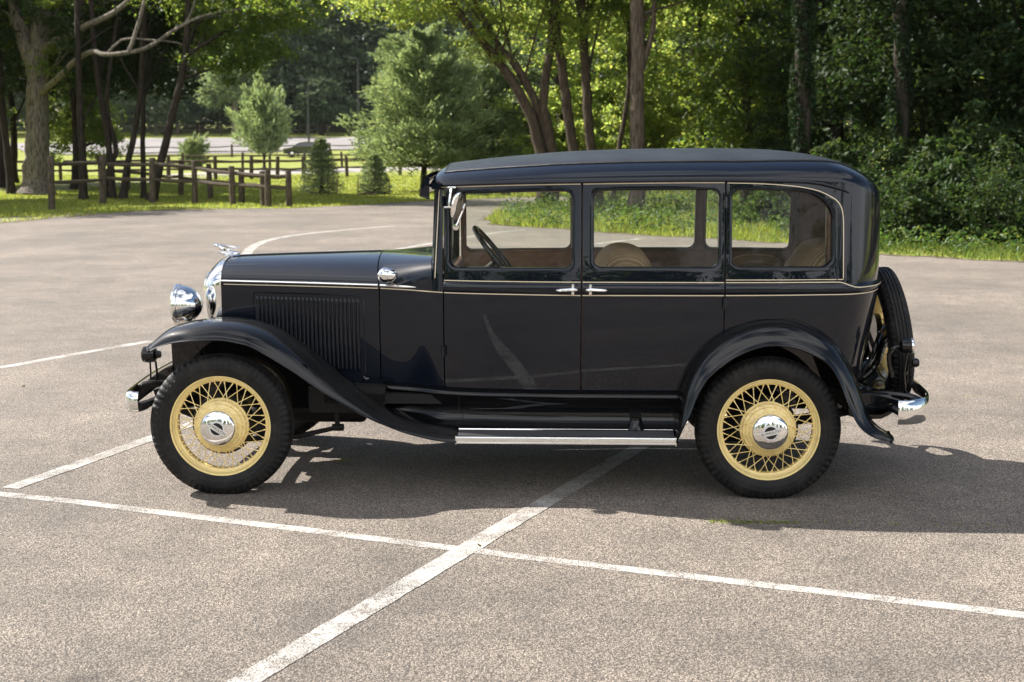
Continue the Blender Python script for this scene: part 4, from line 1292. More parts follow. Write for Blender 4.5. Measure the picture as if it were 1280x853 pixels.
def leaf_quads(c, size, r, up=.35, asp=.55, droop=0.):
    """one leaf per centre: four points each, folded a little along the midrib"""
    n = len(c)
    nrm = r.normal(size=(n, 3)); nrm[:, 2] = np.abs(nrm[:, 2])+up; nrm /= np.linalg.norm(nrm, axis=1)[:, None]
    a = r.normal(size=(n, 3)); a[:, 2] -= droop; a -= nrm*(a*nrm).sum(1)[:, None]; a /= np.linalg.norm(a, axis=1)[:, None]+1e-9
    b = np.cross(nrm, a)
    s = size*r.uniform(.65, 1.3, (n, 1))
    v = np.stack([c-a*s*.5, c+b*s*asp*.5-nrm*s*.08, c+a*s*.5, c-b*s*asp*.5-nrm*s*.08], 1)
    return v.reshape(-1, 3)
def quads(nv): return np.arange(nv).reshape(-1, 4)
def in_blobs(blobs, n, r, shell=.45):
    """points inside ellipsoids (x,y,z,rx,ry,rz), more of them towards the surface"""
    vol = np.array([b[3]*b[4]*b[5] for b in blobs])**.8; k = r.choice(len(blobs), n, p=vol/vol.sum())
    B = np.array(blobs)[k]
    d = r.normal(size=(n, 3)); d /= np.linalg.norm(d, axis=1)[:, None]
    rad = r.uniform(0, 1, n)**shell
    return B[:, :3]+d*rad[:, None]*B[:, 3:6]
def clumped(blobs, nclump, per, cr, r, flat=.55, shell=.4):
    c = in_blobs(blobs, nclump, r, shell)
    sz = r.uniform(.6, 1.4, nclump)
    k = np.repeat(np.arange(nclump), per)
    d = r.normal(size=(len(k), 3))*.5
    d[:, 2] *= flat
    return c[k]+d*cr*sz[k][:, None], c
def trunk_mb(paths, n=10):
    """paths: list of (points, r0, r1); one continuous bark mesh with a flared foot"""
    mb = MB()
    for pts, r0, r1, foot in paths:
        k = max(8, int(np.linalg.norm(np.diff(np.array(pts, float), axis=0), axis=1).sum()/.28))
        P = spline(pts, k); q = np.random.default_rng(int(abs(P[0][0]*1000))+k)
        rr = []
        for i in range(k):
            u = i/(k-1)
            w = r0+(r1-r0)*u
            if foot: w *= 1+.55*math.exp(-(P[i][2])/.22)
            rr.append(w*(1+q.normal()*.03)); 
            if 0 < i < k-1: P[i][:2] += q.normal(size=2)*w*.07
        mb.tube(P, rr, n)
    return mb
def limb_paths(stems, blobs, n, r, r0=.05):
    """branches that leave a stem and reach for the crown"""
    out = []
    tips = in_blobs(blobs, n, r, .6)
    for tip in tips:
        S = spline(stems[r.integers(len(stems))][0], 40)
        ok = S[S[:, 2] < tip[2]-.1]
        if len(ok) < 3: continue
        i = int(np.clip(len(ok)*r.uniform(.55, 1.0), 1, len(ok)-1)); a = ok[i]
        m = (a+tip)/2+r.normal(size=3)*.15; m[2] += .12*np.linalg.norm(tip-a)
        out.append(([tuple(a), tuple(m), tuple(tip)], r0*r.uniform(.6, 1.2), .010, False))
    return out
def tree(name, label, cat, base, stems, blobs, nclump, per, cr, size, leaf, bark, seed, group=None, limbs=10, limb_r=.05, extra=(), flat=.55, up=.35, shell=.4, droop=0.):
    """stems and blobs in metres from the base"""
    r = np.random.default_rng(seed)
    t = empty(name, (base[0], base[1], float(height(base[0], base[1]))), 0, label, cat, group)
    paths = [tuple(s) for s in stems]+list(extra)+limb_paths(stems, blobs, limbs, r, limb_r)
    trunk_mb(paths).build('trunk', M[bark], t, 60)
    c, _ = clumped(blobs, nclump, per, cr, r, flat, shell)
    c = c[c[:, 2] > .05]
    v = leaf_quads(c, size, r, up=up, droop=droop)
    np_mesh('crown', v, quads(len(v)), M[leaf], t)
    return t
# ---- the grove on the left, behind the rail fence
tree('oak_tree', 'thick furrowed trunk with long bare grey limbs, the largest in the grove', 'tree', (-15.97, 40.2),
     [([(0, 0, 0), (.08, 0, 1.3), (.14, 0, 2.8), (.25, 0, 4.6), (.45, .1, 6.2), (.5, .3, 9)], .44, .22, True)],
     [(.5, .2, 8.2, 3.2, 3.0, 1.9), (-2.5, 0, 8.0, 3, 3, 2.4), (3.6, -.8, 7.2, 2.0, 1.8, .8), (2.4, 1.4, 6.2, 2.4, 1.2, .8), (5.0, 1.2, 5.6, 2.2, 1.2, .8), (-1.6, .8, 5.6, 1.6, 1.2, .9), (1.1, -1.1, 4.3, .7, .6, .55), (6.0, -5.0, 6.0, 1.9, 1.0, .6), (2.6, -3.0, 6.1, 1.4, 1, .5), (7.6, -5.3, 5.3, 1.0, .8, .5)],
     360, 110, .46, .15, 'leaf', 'bark', 11, limbs=16,
     extra=[([(.18, 0, 4.0), (-.30, 0, 5.4), (-.65, 0, 7.5)], .26, .15, False),
            ([(.30, 0, 4.7), (1.1, -.9, 4.95), (2.05, -2.0, 5.1), (2.9, -3.5, 5.26), (4.1, -4.5, 5.6), (4.9, -4.9, 6.2), (5.3, -5, 6.8)], .16, .06, False),
            ([(.25, 0, 3.3), (.8, -.9, 3.5), (1.57, -2.0, 3.8), (2.6, -3.5, 4.25), (3.4, -4.5, 4.44), (3.95, -5.0, 4.31), (5.2, -5.5, 4.46), (6.05, -5.6, 4.95), (6.85, -5.6, 5.35), (7.9, -5.6, 5.55), (8.6, -5.6, 5.5)], .125, .03, False),
            ([(4.7, -5.4, 4.38), (5.0, -5.45, 5.1), (5.4, -5.5, 6.4)], .065, .045, False),
            ([(3.95, -5.0, 4.33), (4.5, -5.2, 4.75), (5.3, -5.3, 4.72), (6.2, -5.4, 4.62), (6.7, -5.5, 4.3)], .045, .012, False),
            ([(6.4, -5.6, 5.1), (6.7, -5.6, 5.7), (6.8, -5.6, 6.5)], .035, .02, False)])
GR = 'slender trees of the grove by the rail fence'
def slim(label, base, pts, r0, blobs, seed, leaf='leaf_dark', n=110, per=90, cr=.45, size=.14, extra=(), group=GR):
    blobs = [(b[0], b[1]+(1.9 if base[0] > -14 and b[0] < 2 else 0), *b[2:]) for b in blobs]
    return tree('slender_tree', label, 'tree', base, [(pts, r0, r0*.55, True)], blobs, n, per, cr, size, leaf, 'bark_dark', seed, group=group, limbs=8, limb_r=.035, extra=extra)
slim('dark slender trunk just left of the thick grey oak trunk', (-16.8, 40.2), [(0, 0, 0), (-.10, 0, 1.5), (-.22, 0, 4), (-.3, 0, 8)], .13, [(-.6, .3, 6.5, 2.6, 2, 2.6), (-1.0, 0, 3.9, 1.3, 1.2, .8)], 21)
slim('straight dark trunk standing right of the tall first fence post', (-13.11, 35.9), [(0, 0, 0), (0, 0, 1.5), (.02, 0, 4), (.1, 0, 8)], .115, [(.2, .6, 6.4, 2.4, 2, 2.4), (-.3, .5, 3.9, 1.3, 1.2, .9)], 22)
slim('dark trunk with a crooked second stem beside the second fence post', (-12.35, 36.4), [(0, 0, 0), (-.05, 0, 1.1), (-.12, 0, 2.2), (-.35, 0, 4), (-.5, 0, 8)], .105, [(.0, .6, 6.2, 2.2, 2, 2.3), (.5, .4, 3.9, 1.2, 1, .8)], 23,
     extra=[([(-.28, .1, 0), (-.25, .1, .5), (.02, .05, 1.15), (.12, .1, 1.6), (-.1, .1, 3), (.3, .2, 5.5)], .09, .05, True)])
slim('thin dark trunk leaning to the right between the second and third fence posts', (-11.94, 36.0), [(0, 0, 0), (.18, 0, 1.0), (.48, 0, 2.2), (.70, 0, 3.6), (1.0, 0, 7.5)], .105, [(1.0, .3, 6.2, 2.2, 2, 2.2), (.9, .4, 3.8, 1.2, 1, .8)], 24)
slim('thin upright dark trunk just left of the third fence post', (-11.45, 36.6), [(0, 0, 0), (.03, 0, 1.5), (.1, 0, 3.2), (.1, 0, 7.5)], .085, [(.3, .8, 6.0, 2.2, 1.8, 2.2)], 25, n=90)
slim('dark trunk leaning far right from the third fence post under yellow-green hanging leaves', (-10.73, 34.7), [(0, 0, 0), (.22, 0, .8), (.48, 0, 1.7), (.78, 0, 2.8), (1.15, 0, 4.4), (1.4, 0, 7.5)], .13,
     [(1.8, .2, 6.4, 2.2, 2, 2.0), (3.3, .2, 5.2, 1.5, 1.1, .95), (4.1, .1, 5.9, 1.5, 1.1, .9), (2.2, .3, 4.2, 1.3, 1, .75), (3.1, .2, 4.35, .9, .8, .5)], 26, leaf='leaf', n=230, per=80, cr=.40,
     extra=[([(1.1, 0, 4.2), (2.2, .1, 4.9), (3.6, .2, 5.6), (4.6, .2, 6.3)], .06, .02, False), ([(1.0, 0, 3.6), (2.0, .1, 3.9), (3.0, .2, 4.3)], .04, .012, False)])
for i, (x, y) in enumerate([(-20.8, 37.0), (-25.5, 37.0), (-19.8, 32.5)]):
    tree('shade_tree', 'broad shade tree at the left end of the grove', 'tree', (x, y), [([(0, 0, 0), (.1, 0, 2), (0, .1, 5), (.2, 0, 9)], .2, .1, True)],
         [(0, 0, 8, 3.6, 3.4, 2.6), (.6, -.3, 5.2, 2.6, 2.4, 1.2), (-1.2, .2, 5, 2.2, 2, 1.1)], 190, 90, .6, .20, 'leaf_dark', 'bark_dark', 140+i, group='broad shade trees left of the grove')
GB = 'shady trees deep in the grove'
for i, (x, y, k) in enumerate([(-19.2, 46, 1.0), (-16.1, 45, .95), (-19.4, 50, 1.1), (-23.0, 49, .9), (-21.0, 52.5, 1.1)]):
    tree('shade_tree', ['shade tree behind the left edge of the thick oak trunk', 'shade tree directly behind the straight dark trunk by the tall post', 'shade tree in the back row between oak and crooked stems', 'shade tree left of the oak in the back row of the grove', 'shade tree at the far left back of the grove'][i],
         'tree', (x, y), [([(0, 0, 0), (.1, 0, 2), (0, .1, 5), (.2, 0, 9)], .16, .09, True)],
         [(0, 0, 7*k, 3.4, 3, 2.6), (1.2, -.3, 4.6*k, 2.2, 1.8, 1.0), (-1.4, .2, 4.4*k, 2.0, 1.8, 1.0)], 190, 90, .55, .18, 'leaf_dark', 'bark_dark', 40+i, group=GB)
tree('young_tree', 'bright yellow-green bushy tree in the sunny meadow beyond the grove', 'tree', (-18.1, 53), [([(0, 0, 0), (0, 0, 2), (.1, 0, 3.6)], .09, .04, True)],
     [(-.2, 0, 2.5, 1.9, 1.5, 1.0), (.8, 0, 1.7, 1.2, 1.0, .8), (-1.2, 0, 1.7, .9, .9, .8), (0, 0, 3.6, 1.5, 1.3, .9)], 200, 70, .35, .13, 'leaf', 'bark_dark', 51)
tree('young_tree', 'small bright tree showing through the gap left of the oak trunk', 'tree', (-21.5, 50), [([(0, 0, 0), (0, 0, 2), (.1, 0, 3.6)], .09, .04, True)],
     [(0, 0, 2.8, 1.3, 1.2, 1.0), (.3, 0, 1.8, .8, .8, .6)], 110, 70, .33, .13, 'leaf', 'bark_dark', 52)
# ---- conifers on the lawn
def conifer(name, label, base, h, rad, leaf, seed, cat='tree', group=None, trunk=True, shape='pine', whorls=14, tuft=.20, n=9000, low=.12):
    r = np.random.default_rng(seed)
    t = empty(name, (base[0], base[1], float(height(*base))), 0, label, cat, group)
    paths = [([(0, 0, 0), (.02, 0, h*.4), (0, .02, h*.97)], .03+h*.016, .012, True)]
    cs, ds = [], []
    for k in range(whorls):
        u = low+(1-low)*k/whorls+r.uniform(-.02, .02)
        z = h*u
        if shape == 'pine': L = rad*(1-u)**.62*(1.15 if u > .3 else .8+u)
        elif shape == 'fan': L = rad*(.55+.75*math.sin(PI*min(1, max(0, u*1.05)))**.8)*(1-u*.55)
        else: L = rad*(1-u)**.85+.05
        nb = int(5+6*(1-u)) if shape != 'cone' else 9
        for b in range(nb):
            q = 2*PI*(b+r.uniform(-.3, .3))/nb+k*1.3
            l_ = L*(r.uniform(.85, 1.08) if shape == 'cone' else r.uniform(.58, 1.2))
            el = {'pine': .30+.5*u, 'fan': .75+.5*u, 'cone': .05+.5*u}[shape]+r.normal()*.13
            tip = np.array([math.cos(q)*l_, math.sin(q)*l_, l_*math.tan(el)*.55])
            a = np.array([0, 0, z]); mid = a+tip*.5-np.array([0, 0, .04*l_])
            if l_ > .3: paths.append(([tuple(a), tuple(mid), tuple(a+tip)], .008+l_*.010, .004, False))
            m = max(5, int(n/whorls/nb))
            f = r.uniform(.18 if shape != 'pine' else .32, 1.04, m)
            side = r.normal(size=(m, 3))*np.array([.16, .16, .11])*l_*(.35+.6*np.sin(PI*np.clip(f, 0, 1)))[:, None]
            cs.append(a+f[:, None]*tip-np.array([0, 0, 1])*(.04*l_*np.sin(PI*f))[:, None]+side); ds.append(np.repeat(tip[None]/max(l_, .05), m, 0)+np.array([0, 0, .5 if shape == 'fan' else .25]))
    trunk_mb(paths, 8).build('trunk', M['bark_dark'], t, 60)
    c = np.concatenate(cs); d = np.concatenate(ds)+r.normal(size=c.shape)*.55
    d /= np.linalg.norm(d, axis=1)[:, None]
    b = np.cross(d, r.normal(size=c.shape)); b /= np.linalg.norm(b, axis=1)[:, None]+1e-9
    s = tuft*r.uniform(.6, 1.3, (len(c), 1))
    v = np.stack([c-b*s*.05, c+d*s*.5-b*s*.12, c+d*s, c+d*s*.5+b*s*.12], 1).reshape(-1, 3)
    np_mesh('crown', v, quads(len(v)), M[leaf], t)
    return t
conifer('pine_tree', 'large soft pale-green pine on the lawn, its bare stem showing beside the sun visor', (-3.1, 42.6), 5.5, 2.65, 'needle', 61, low=.17, n=46000, whorls=18)
conifer('pine_tree', 'tall pale pine behind the roof, right neighbour of the pine with the bare stem', (-.75, 44.9), 5.3, 2.7, 'needle', 62, low=.10, n=42000, whorls=18)
conifer('pine_tree', 'smaller pine tucked behind the multi-stemmed leaning trunks', (1.0, 47.5), 3.6, 1.9, 'needle', 63, low=.08, n=12000, whorls=12)
conifer('pine_tree', 'feathery pale pine with upswept branches in front of the far car park', (-14.75, 77.5), 3.95, 1.75, 'needle', 64, shape='fan', low=.22, n=12000, whorls=11, tuft=.32)
conifer('spruce_sapling', 'small cone-shaped spruce on a mulch ring, left one of the staked pair', (-6.4, 40.2), 1.85, .72, 'needle_dark', 65, shape='cone', n=7000, whorls=14, tuft=.12, low=.05, cat='young spruce')
conifer('spruce_sapling', 'small cone-shaped spruce on a mulch ring, right one nearest the big pine', (-4.62, 40.2), 1.35, .58, 'needle_dark', 66, shape='cone', n=6000, whorls=12, tuft=.11, low=.05, cat='young spruce')
conifer('evergreen_bush', 'round dark evergreen bush standing behind the middle of the rail fence', (-19.9, 82), 1.45, .80, 'needle_dark', 67, shape='fan', n=6000, whorls=9, tuft=.26, low=.03, cat='bush')
for (x, y, rr) in ((-6.4, 40.2, .62), (-4.62, 40.2, .55)):
    mb = MB(); r = np.random.default_rng(int(rr*100))
    mb.lathe([(0, .07), (rr*.5, .065), (rr*.85, .04), (rr, .004)], (x, y, 0), 'z', 26, lambda a, h, j: r.normal()*.02)
    tag(mb.build('mulch_ring', M['litter'], None, 60), 'dark mulch ring round the foot of the '+('left' if rr > .6 else 'right')+' staked spruce', 'mulch', 'mulch rings on the lawn')
M['stake'] = two_tone('weathered_wood', (.16, .115, .075), (.30, .235, .17), 3)
for i, (x, y) in enumerate([(-6.95, 40.0), (-5.85, 40.0), (-5.15, 40.0), (-4.10, 40.0)]):
    tag(MB().box((x, y, .26), (.035, .035, .55)).build('tree_stake', M['stake'], None), ['thin wooden stake left of the larger spruce', 'thin wooden stake right of the larger spruce', 'thin wooden stake left of the smaller spruce', 'thin wooden stake right of the smaller spruce'][i], 'stake', 'stakes beside the young spruces')

# ---- trunks behind the sedan
tree('leaning_tree', 'multi-stemmed tree with dark trunks leaning left over the sedan roof', 'tree', (.95, 29.5),
     [([(-.12, 0, 0), (-.22, 0, 1.5), (-.55, 0, 2.6), (-1.1, 0, 3.55), (-1.8, 0, 4.4), (-2.6, 0, 5.4)], .17, .09, True),
      ([(.16, .15, 0), (.06, .1, 1.5), (-.34, .1, 2.75), (-.9, .1, 3.8), (-1.3, .1, 4.2), (-1.9, .1, 5.4)], .15, .08, True),
      ([(.2, 0, .9), (.06, 0, 1.8), (-.13, 0, 2.75), (0, 0, 3.9), (.06, 0, 4.5), (.3, 0, 6.5)], .14, .08, False)],
     [(-2.6, -.3, 5.1, 1.7, 1.2, .65), (-4.0, -.3, 5.3, 1.6, 1.1, .55), (-1.0, -.4, 4.9, 1.3, 1.1, .55), (-2.4, 0, 6.4, 2.8, 2, 1.2), (.4, 0, 6.6, 2.2, 2, 1.4), (-1.6, -.3, 4.25, .8, .7, .4), (.5, -.4, 4.6, .9, .8, .6)],
     300, 85, .36, .11, 'leaf_bright', 'bark_mid', 71, limbs=16, limb_r=.04,
     extra=[([(-.2, .05, 2.3), (-.55, .1, 3.1), (-.85, .1, 3.6)], .035, .02, False)])
TS = 'straight trunks behind the sedan'
tree('slender_tree', 'slim dark trunk leaning slightly left, first right of the multi-stemmed tree', 'tree', (1.85, 29.6), [([(0, 0, 0), (-.25, 0, 1.5), (-.52, 0, 3.4), (-.74, 0, 5.1), (-.9, 0, 8)], .15, .09, True)],
     [(-.7, 0, 6.6, 2.0, 1.8, 1.5), (-.5, -.3, 5.0, 1.0, .9, .5)], 110, 85, .36, .11, 'leaf_bright', 'bark_mid', 72, TS)
tree('slender_tree', 'slim straight brown trunk between the left-leaning trunk and the thickest one', 'tree', (2.32, 29.7), [([(0, 0, 0), (-.25, 0, 1.5), (-.38, 0, 3.1), (-.52, 0, 5.5), (-.6, 0, 8)], .135, .10, True)],
     [(-.3, 0, 6.8, 2.0, 1.8, 1.3), (.4, .3, 5.3, 1.0, .9, .5)], 100, 85, .36, .11, 'leaf', 'bark_mid', 73, TS)
tree('slender_tree', 'thickest straight brown trunk rising behind the rear door of the sedan', 'tree', (3.07, 27.3), [([(0, 0, 0), (-.02, 0, 1.6), (-.02, 0, 3.6), (-.06, 0, 5.3), (-.1, 0, 8.5)], .195, .15, True)],
     [(.2, 0, 7.0, 2.4, 2.0, 1.4), (1.2, .2, 5.6, 1.4, 1.2, .6)], 150, 85, .36, .11, 'leaf', 'bark_thick', 74, TS,
     extra=[([(.05, 0, 3.4), (.32, .05, 4.4), (.42, .1, 5.4), (.8, .1, 7)], .08, .05, False)])
tree('slender_tree', 'thin leaning trunk close behind the thickest straight one', 'tree', (2.70, 31.0), [([(0, 0, 0), (.2, 0, 1.6), (.42, 0, 3.0), (.55, 0, 5.5)], .085, .05, True)],
     [(.4, 0, 5.6, 1.6, 1.3, 1.0)], 70, 85, .36, .11, 'leaf_bright', 'bark_mid', 75, TS)

# ---- the wood on the right
WB = 'sunlit trees at the edge of the wood'
br = [(1.6, 42, 8), (4.0, 40, 8.5), (6.4, 41, 9), (4.9, 46.5, 9.5), (2.6, 47, 9), (8.4, 43, 10), (7.0, 48, 10)]
for i, (x, y, h) in enumerate(br):
    tree('edge_tree', 'leafy sunlit tree of the wood edge behind the straight trunks', 'tree', (x, y), [([(0, 0, 0), (.1, 0, h*.3), (-.1, 0, h*.6), (0, 0, h*.95)], .14, .06, True)],
         [(0, 0, h*.68, 2.1, 1.9, h*.30), (.6, -.4, h*.34, 1.7, 1.5, h*.16), (-.8, -.2, h*.30, 1.5, 1.4, h*.14), (.2, -.2, h*.16, 1.5, 1.4, h*.10)], 150, 105, .36, .15, 'leaf_bright' if i not in (4, 6) else 'leaf', 'bark_dark', 80+i, WB)
WD = 'dark close-set trees of the wood on the right'
dk = [(6.3, 30.5, 9), (7.9, 27.5, 9), (8.3, 22.8, 9), (9.8, 25.8, 10), (10.6, 21.2, 9), (12.4, 24, 10), (11.5, 29.5, 11), (14.2, 28, 11), (9.0, 33, 11), (12.6, 34, 12), (16.5, 32, 12), (7.6, 36, 11), (13.8, 20, 10), (17.5, 24, 11)]
for i, (x, y, h) in enumerate(dk):
    r = np.random.default_rng(300+i)
    tree('wood_tree', 'dark tree of the dense shaded wood behind the rear of the sedan', 'tree', (x, y), [([(0, 0, 0), (r.normal()*.2, 0, h*.3), (r.normal()*.3, 0, h*.6), (r.normal()*.4, 0, h*.95)], .16, .07, True)],
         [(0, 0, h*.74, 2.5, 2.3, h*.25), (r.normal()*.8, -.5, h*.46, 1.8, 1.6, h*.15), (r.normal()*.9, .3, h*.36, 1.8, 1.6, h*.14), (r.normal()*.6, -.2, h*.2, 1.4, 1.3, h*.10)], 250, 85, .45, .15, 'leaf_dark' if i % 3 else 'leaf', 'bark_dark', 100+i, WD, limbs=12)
def ivy(label, base, h, rad, seed):
    r = np.random.default_rng(seed); t = empty('ivy_trunk', (*base, 0), 0, label, 'tree', 'ivy-clad trunks in the wood')
    trunk_mb([([(0, 0, 0), (.05, 0, h*.3), (-.06, 0, h*.6), (0, 0, h)], .16, .12, True)]).build('trunk', M['bark_dark'], t, 60)
    n = 5200; z = r.uniform(0, h, n); q = r.uniform(0, 2*PI, n); rr = rad*(.5+.5*r.uniform(0, 1, n)**.5)*(1+.35*np.sin(z*3.1+q*2))*(1+.5*np.exp(-z/.8))
    c = np.stack([rr*np.cos(q), rr*np.sin(q), z], 1); v = leaf_quads(c, .10, r, up=.1, asp=.8, droop=1.)
    np_mesh('ivy', v, quads(len(v)), M['ivy'], t)
ivy('ivy-covered trunk in the dark wood right above the rear end of the roof', (5.75, 20.8), 7.5, .20, 201)
ivy('second ivy-covered trunk, to the right of the spare wheel in the wood', (7.75, 21.0), 7.5, .19, 202)
SH = 'roadside shrubs along the right edge of the lot'
sh = [(6.0, 18.6, 1.3), (6.9, 17.2, 1.2), (7.6, 18.6, 1.7), (8.3, 16.6, 1.3), (9.0, 18.0, 1.8), (9.4, 15.6, 1.4), (10.4, 16.6, 1.7), (5.4, 20.6, 1.3), (6.6, 21.4, 1.9), (11.2, 14.9, 1.5), (7.3, 19.9, 2.2), (8.8, 19.6, 2.4), (9.8, 18.6, 2.3), (11.2, 17.2, 2.2), (8.0, 17.6, 1.5), (9.9, 16.9, 1.6)]
for i, (x, y, h) in enumerate(sh):
    tree('roadside_shrub', 'leafy green shrub growing between the lot edge and the dark wood', 'shrub', (x, y), [([(0, 0, 0), (.05, 0, h*.4), (0, 0, h*.8)], .03, .012, False)],
         [(0, 0, h*.45, .75, .7, h*.45), (.3, -.2, h*.30, .6, .6, h*.30), (-.35, .1, h*.35, .6, .6, h*.33), (.0, 0, h*.8, .45, .45, h*.28)], 110, 40, .20, [.07, .10, .14][i % 3], 'shrub', 'bark_dark', 230+i, SH, limbs=8, limb_r=.012)
# the depth of the wood, far wood across the field, and the wood behind the camera
def mass(name, pts, h, n, per, cr, size, leaf, seed, rz=1.0):
    r = np.random.default_rng(seed); P = np.array(pts)
    blobs = []
    for (x, y, k) in pts:
        z = float(height(x, y)); w = h*k*.28
        blobs += [(x, y, z+h*k*.62, w, w, h*k*.38), (x+r.normal()*w*.4, y-w*.4, z+h*k*.28, w*.9, w*.8, h*k*.26), (x+r.normal()*w*.4, y-w*.5, z+h*k*.09, w*.8, w*.6, h*k*.11)]
    c, _ = clumped(blobs, n, per, cr, r, .6, .3)
    v = leaf_quads(c, size, r, up=.3)
    return tag(np_mesh(name, v, quads(len(v)), M[leaf]), kind='stuff')
r = np.random.default_rng(5)
mass('deep_wood', [(10+i*2.6+r.normal(), 46+r.normal()*4, r.uniform(.85, 1.1)) for i in range(15)]+[(5+i*4+r.normal(), 60+r.normal()*3, 1.25) for i in range(9)]+[(19+i*2.0, 22+r.normal()*5-i*.5, .95) for i in range(8)], 13, 2600, 40, 1.0, .42, 'leaf_dark', 6)
mass('far_wood', [(-112+i*4.4+r.normal()*1.5, 212+r.normal()*6-abs(i-20)*.3, r.uniform(.75, 1.15)) for i in range(36)]+[(-100+i*6, 236+r.normal()*5, r.uniform(1.1, 1.35)) for i in range(26)], 30, 8500, 36, 1.6, .95, 'far_leaf', 7)
mass('near_wood_behind', [(-75+i*5.2+r.normal()*2, -52+r.normal()*5, r.uniform(.7, 1.15)) for i in range(30)], 11, 1500, 30, 1.0, .7, 'leaf', 8)
mass('left_wood', [(-125+r.normal()*4, -70+i*9, r.uniform(.8, 1.15)) for i in range(30)], 20, 1500, 30, 1.5, 1.0, 'far_leaf', 12)
FT_ = 'isolated trees before the far wood'
tree('field_tree', 'pale grey-green tree with a light trunk before the far wood', 'tree', (-38, 190), [([(0, 0, 0), (0, 0, 3), (.3, 0, 9)], .5, .2, True)], [(0, 0, 9, 4.5, 4, 4.2), (2.5, 0, 5.5, 2.5, 2, 1.6), (-2.8, 0, 6, 2.6, 2, 1.8)], 220, 60, 1.0, .5, 'needle', 'stake' if False else 'bark', 260)
tree('field_tree', 'sunlit bushy tree below the far wood between the two lamp posts', 'tree', (-27, 196), [([(0, 0, 0), (0, 0, 3), (.3, 0, 6)], .3, .15, True)], [(0, 0, 5, 3.5, 3, 3.2), (3, 0, 3.5, 2.5, 2, 2)], 150, 60, .9, .5, 'far_leaf', 'bark_dark', 261)

# ---- grass blades and weeds
def blades(name, n, area, hgt, width, mat, seed, keep=None, lean=.35):
    r = np.random.default_rng(seed)
    x = r.uniform(area[0], area[1], n); y = r.uniform(area[2], area[3], n)
    if keep is not None:
        k = keep(x, y); x, y = x[k], y[k]
    n = len(x); base = np.stack([x, y, np.asarray(height(x, y))*np.ones(n)], 1)
    q = r.uniform(0, 2*PI, n); w = width*r.uniform(.6, 1.3, n)
    side = np.stack([np.cos(q), np.sin(q), 0*q], 1)*w[:, None]*.5
    h = hgt*r.uniform(.45, 1.25, n)*(1+.5*np.sin(x*1.7)*np.sin(y*1.3+1))
    ld = r.normal(size=(n, 3))*lean; ld[:, 2] = 1; ld *= h[:, None]
    v = np.stack([base-side, base+side, base+ld*.6+side*.7+np.array([0, 0, 0]), base+ld-side*.2+ld*0], 1).reshape(-1, 3)
    return tag(np_mesh(name, v, quads(len(v)), M[mat]), kind='stuff')
EP = np.array(EDGE)
def off_lot(x, y):
    """not on the asphalt"""
    poly = np.vstack([EP, [(60, -60), (-60, -60)]])
    ins = np.zeros(len(x), bool); j = len(poly)-1
    for i in range(len(poly)):
        xi, yi = poly[i]; xj, yj = poly[j]
        c = ((yi > y) != (yj > y)) & (x < (xj-xi)*(y-yi)/(yj-yi+1e-12)+xi)
        ins ^= c; j = i
    return ~ins
blades('lawn_grass', 62000, (-19, 3, 23, 44), .055, .028, 'blade', 1, off_lot)
blades('meadow_grass', 40000, (-26, 2, 44, 66), .05, .045, 'blade', 2)
blades('verge_grass', 70000, (-.7, 8.5, 17, 37), .17, .022, 'blade', 3, off_lot)
blades('edge_grass', 42000, (4.5, 14, 8.5, 21), .10, .016, 'blade_dark', 4, off_lot)
blades('bank_grass', 30000, (0, 11, 33, 46), .24, .035, 'blade', 9, off_lot)
def weeds(name, n, area, hgt, size, seed, keep):
    r = np.random.default_rng(seed); x = r.uniform(area[0], area[1], n); y = r.uniform(area[2], area[3], n); k = keep(x, y); x, y = x[k], y[k]
    m = 16; kx = np.repeat(np.arange(len(x)), m); h = hgt*r.uniform(.5, 1.3, len(x))
    c = np.stack([x[kx]+r.normal(size=len(kx))*.09, y[kx]+r.normal(size=len(kx))*.09, h[kx]*r.uniform(.1, 1, len(kx))], 1)
    v = leaf_quads(c, size, r, up=.5, asp=.6); return tag(np_mesh(name, v, quads(len(v)), M['weed']), kind='stuff')
weeds('verge_weeds', 1500, (-.2, 7.5, 19, 36), .38, .075, 11, off_lot)
weeds('edge_weeds', 900, (5, 13, 10, 20), .35, .08, 12, lambda x, y: off_lot(x, y) & off_lot(x, y-.8))
# tufts in the seams of the tarmac
def seam(n, a, b, seed):
    r = np.random.default_rng(seed); t = r.uniform(0, 1, n); return np.stack([a[0]+(b[0]-a[0])*t+r.normal(size=n)*.02, a[1]+(b[1]-a[1])*t+r.normal(size=n)*.012, 0*t+.006], 1)
c = np.concatenate([seam(260, (.92, -1.26), (1.36, -1.28), 1), seam(60, (1.4, -1.27), (2.4, -1.34), 2), seam(110, (2.4, 2.15), (4.6, 1.95), 3), seam(40, (-.99, .02), (-.93, .05), 4)])
r = np.random.default_rng(77); n = len(c); q = r.uniform(0, 2*PI, n); sd = np.stack([np.cos(q), np.sin(q), 0*q], 1)*.0022
ld = r.normal(size=(n, 3))*.7; ld[:, 2] = 1; ld *= r.uniform(.006, .024, (n, 1))
v = np.stack([c-sd, c+sd, c+ld*.6+sd*.7, c+ld], 1).reshape(-1, 3)
tag(np_mesh('seam_grass', v, quads(len(v)), M['blade']), kind='stuff')

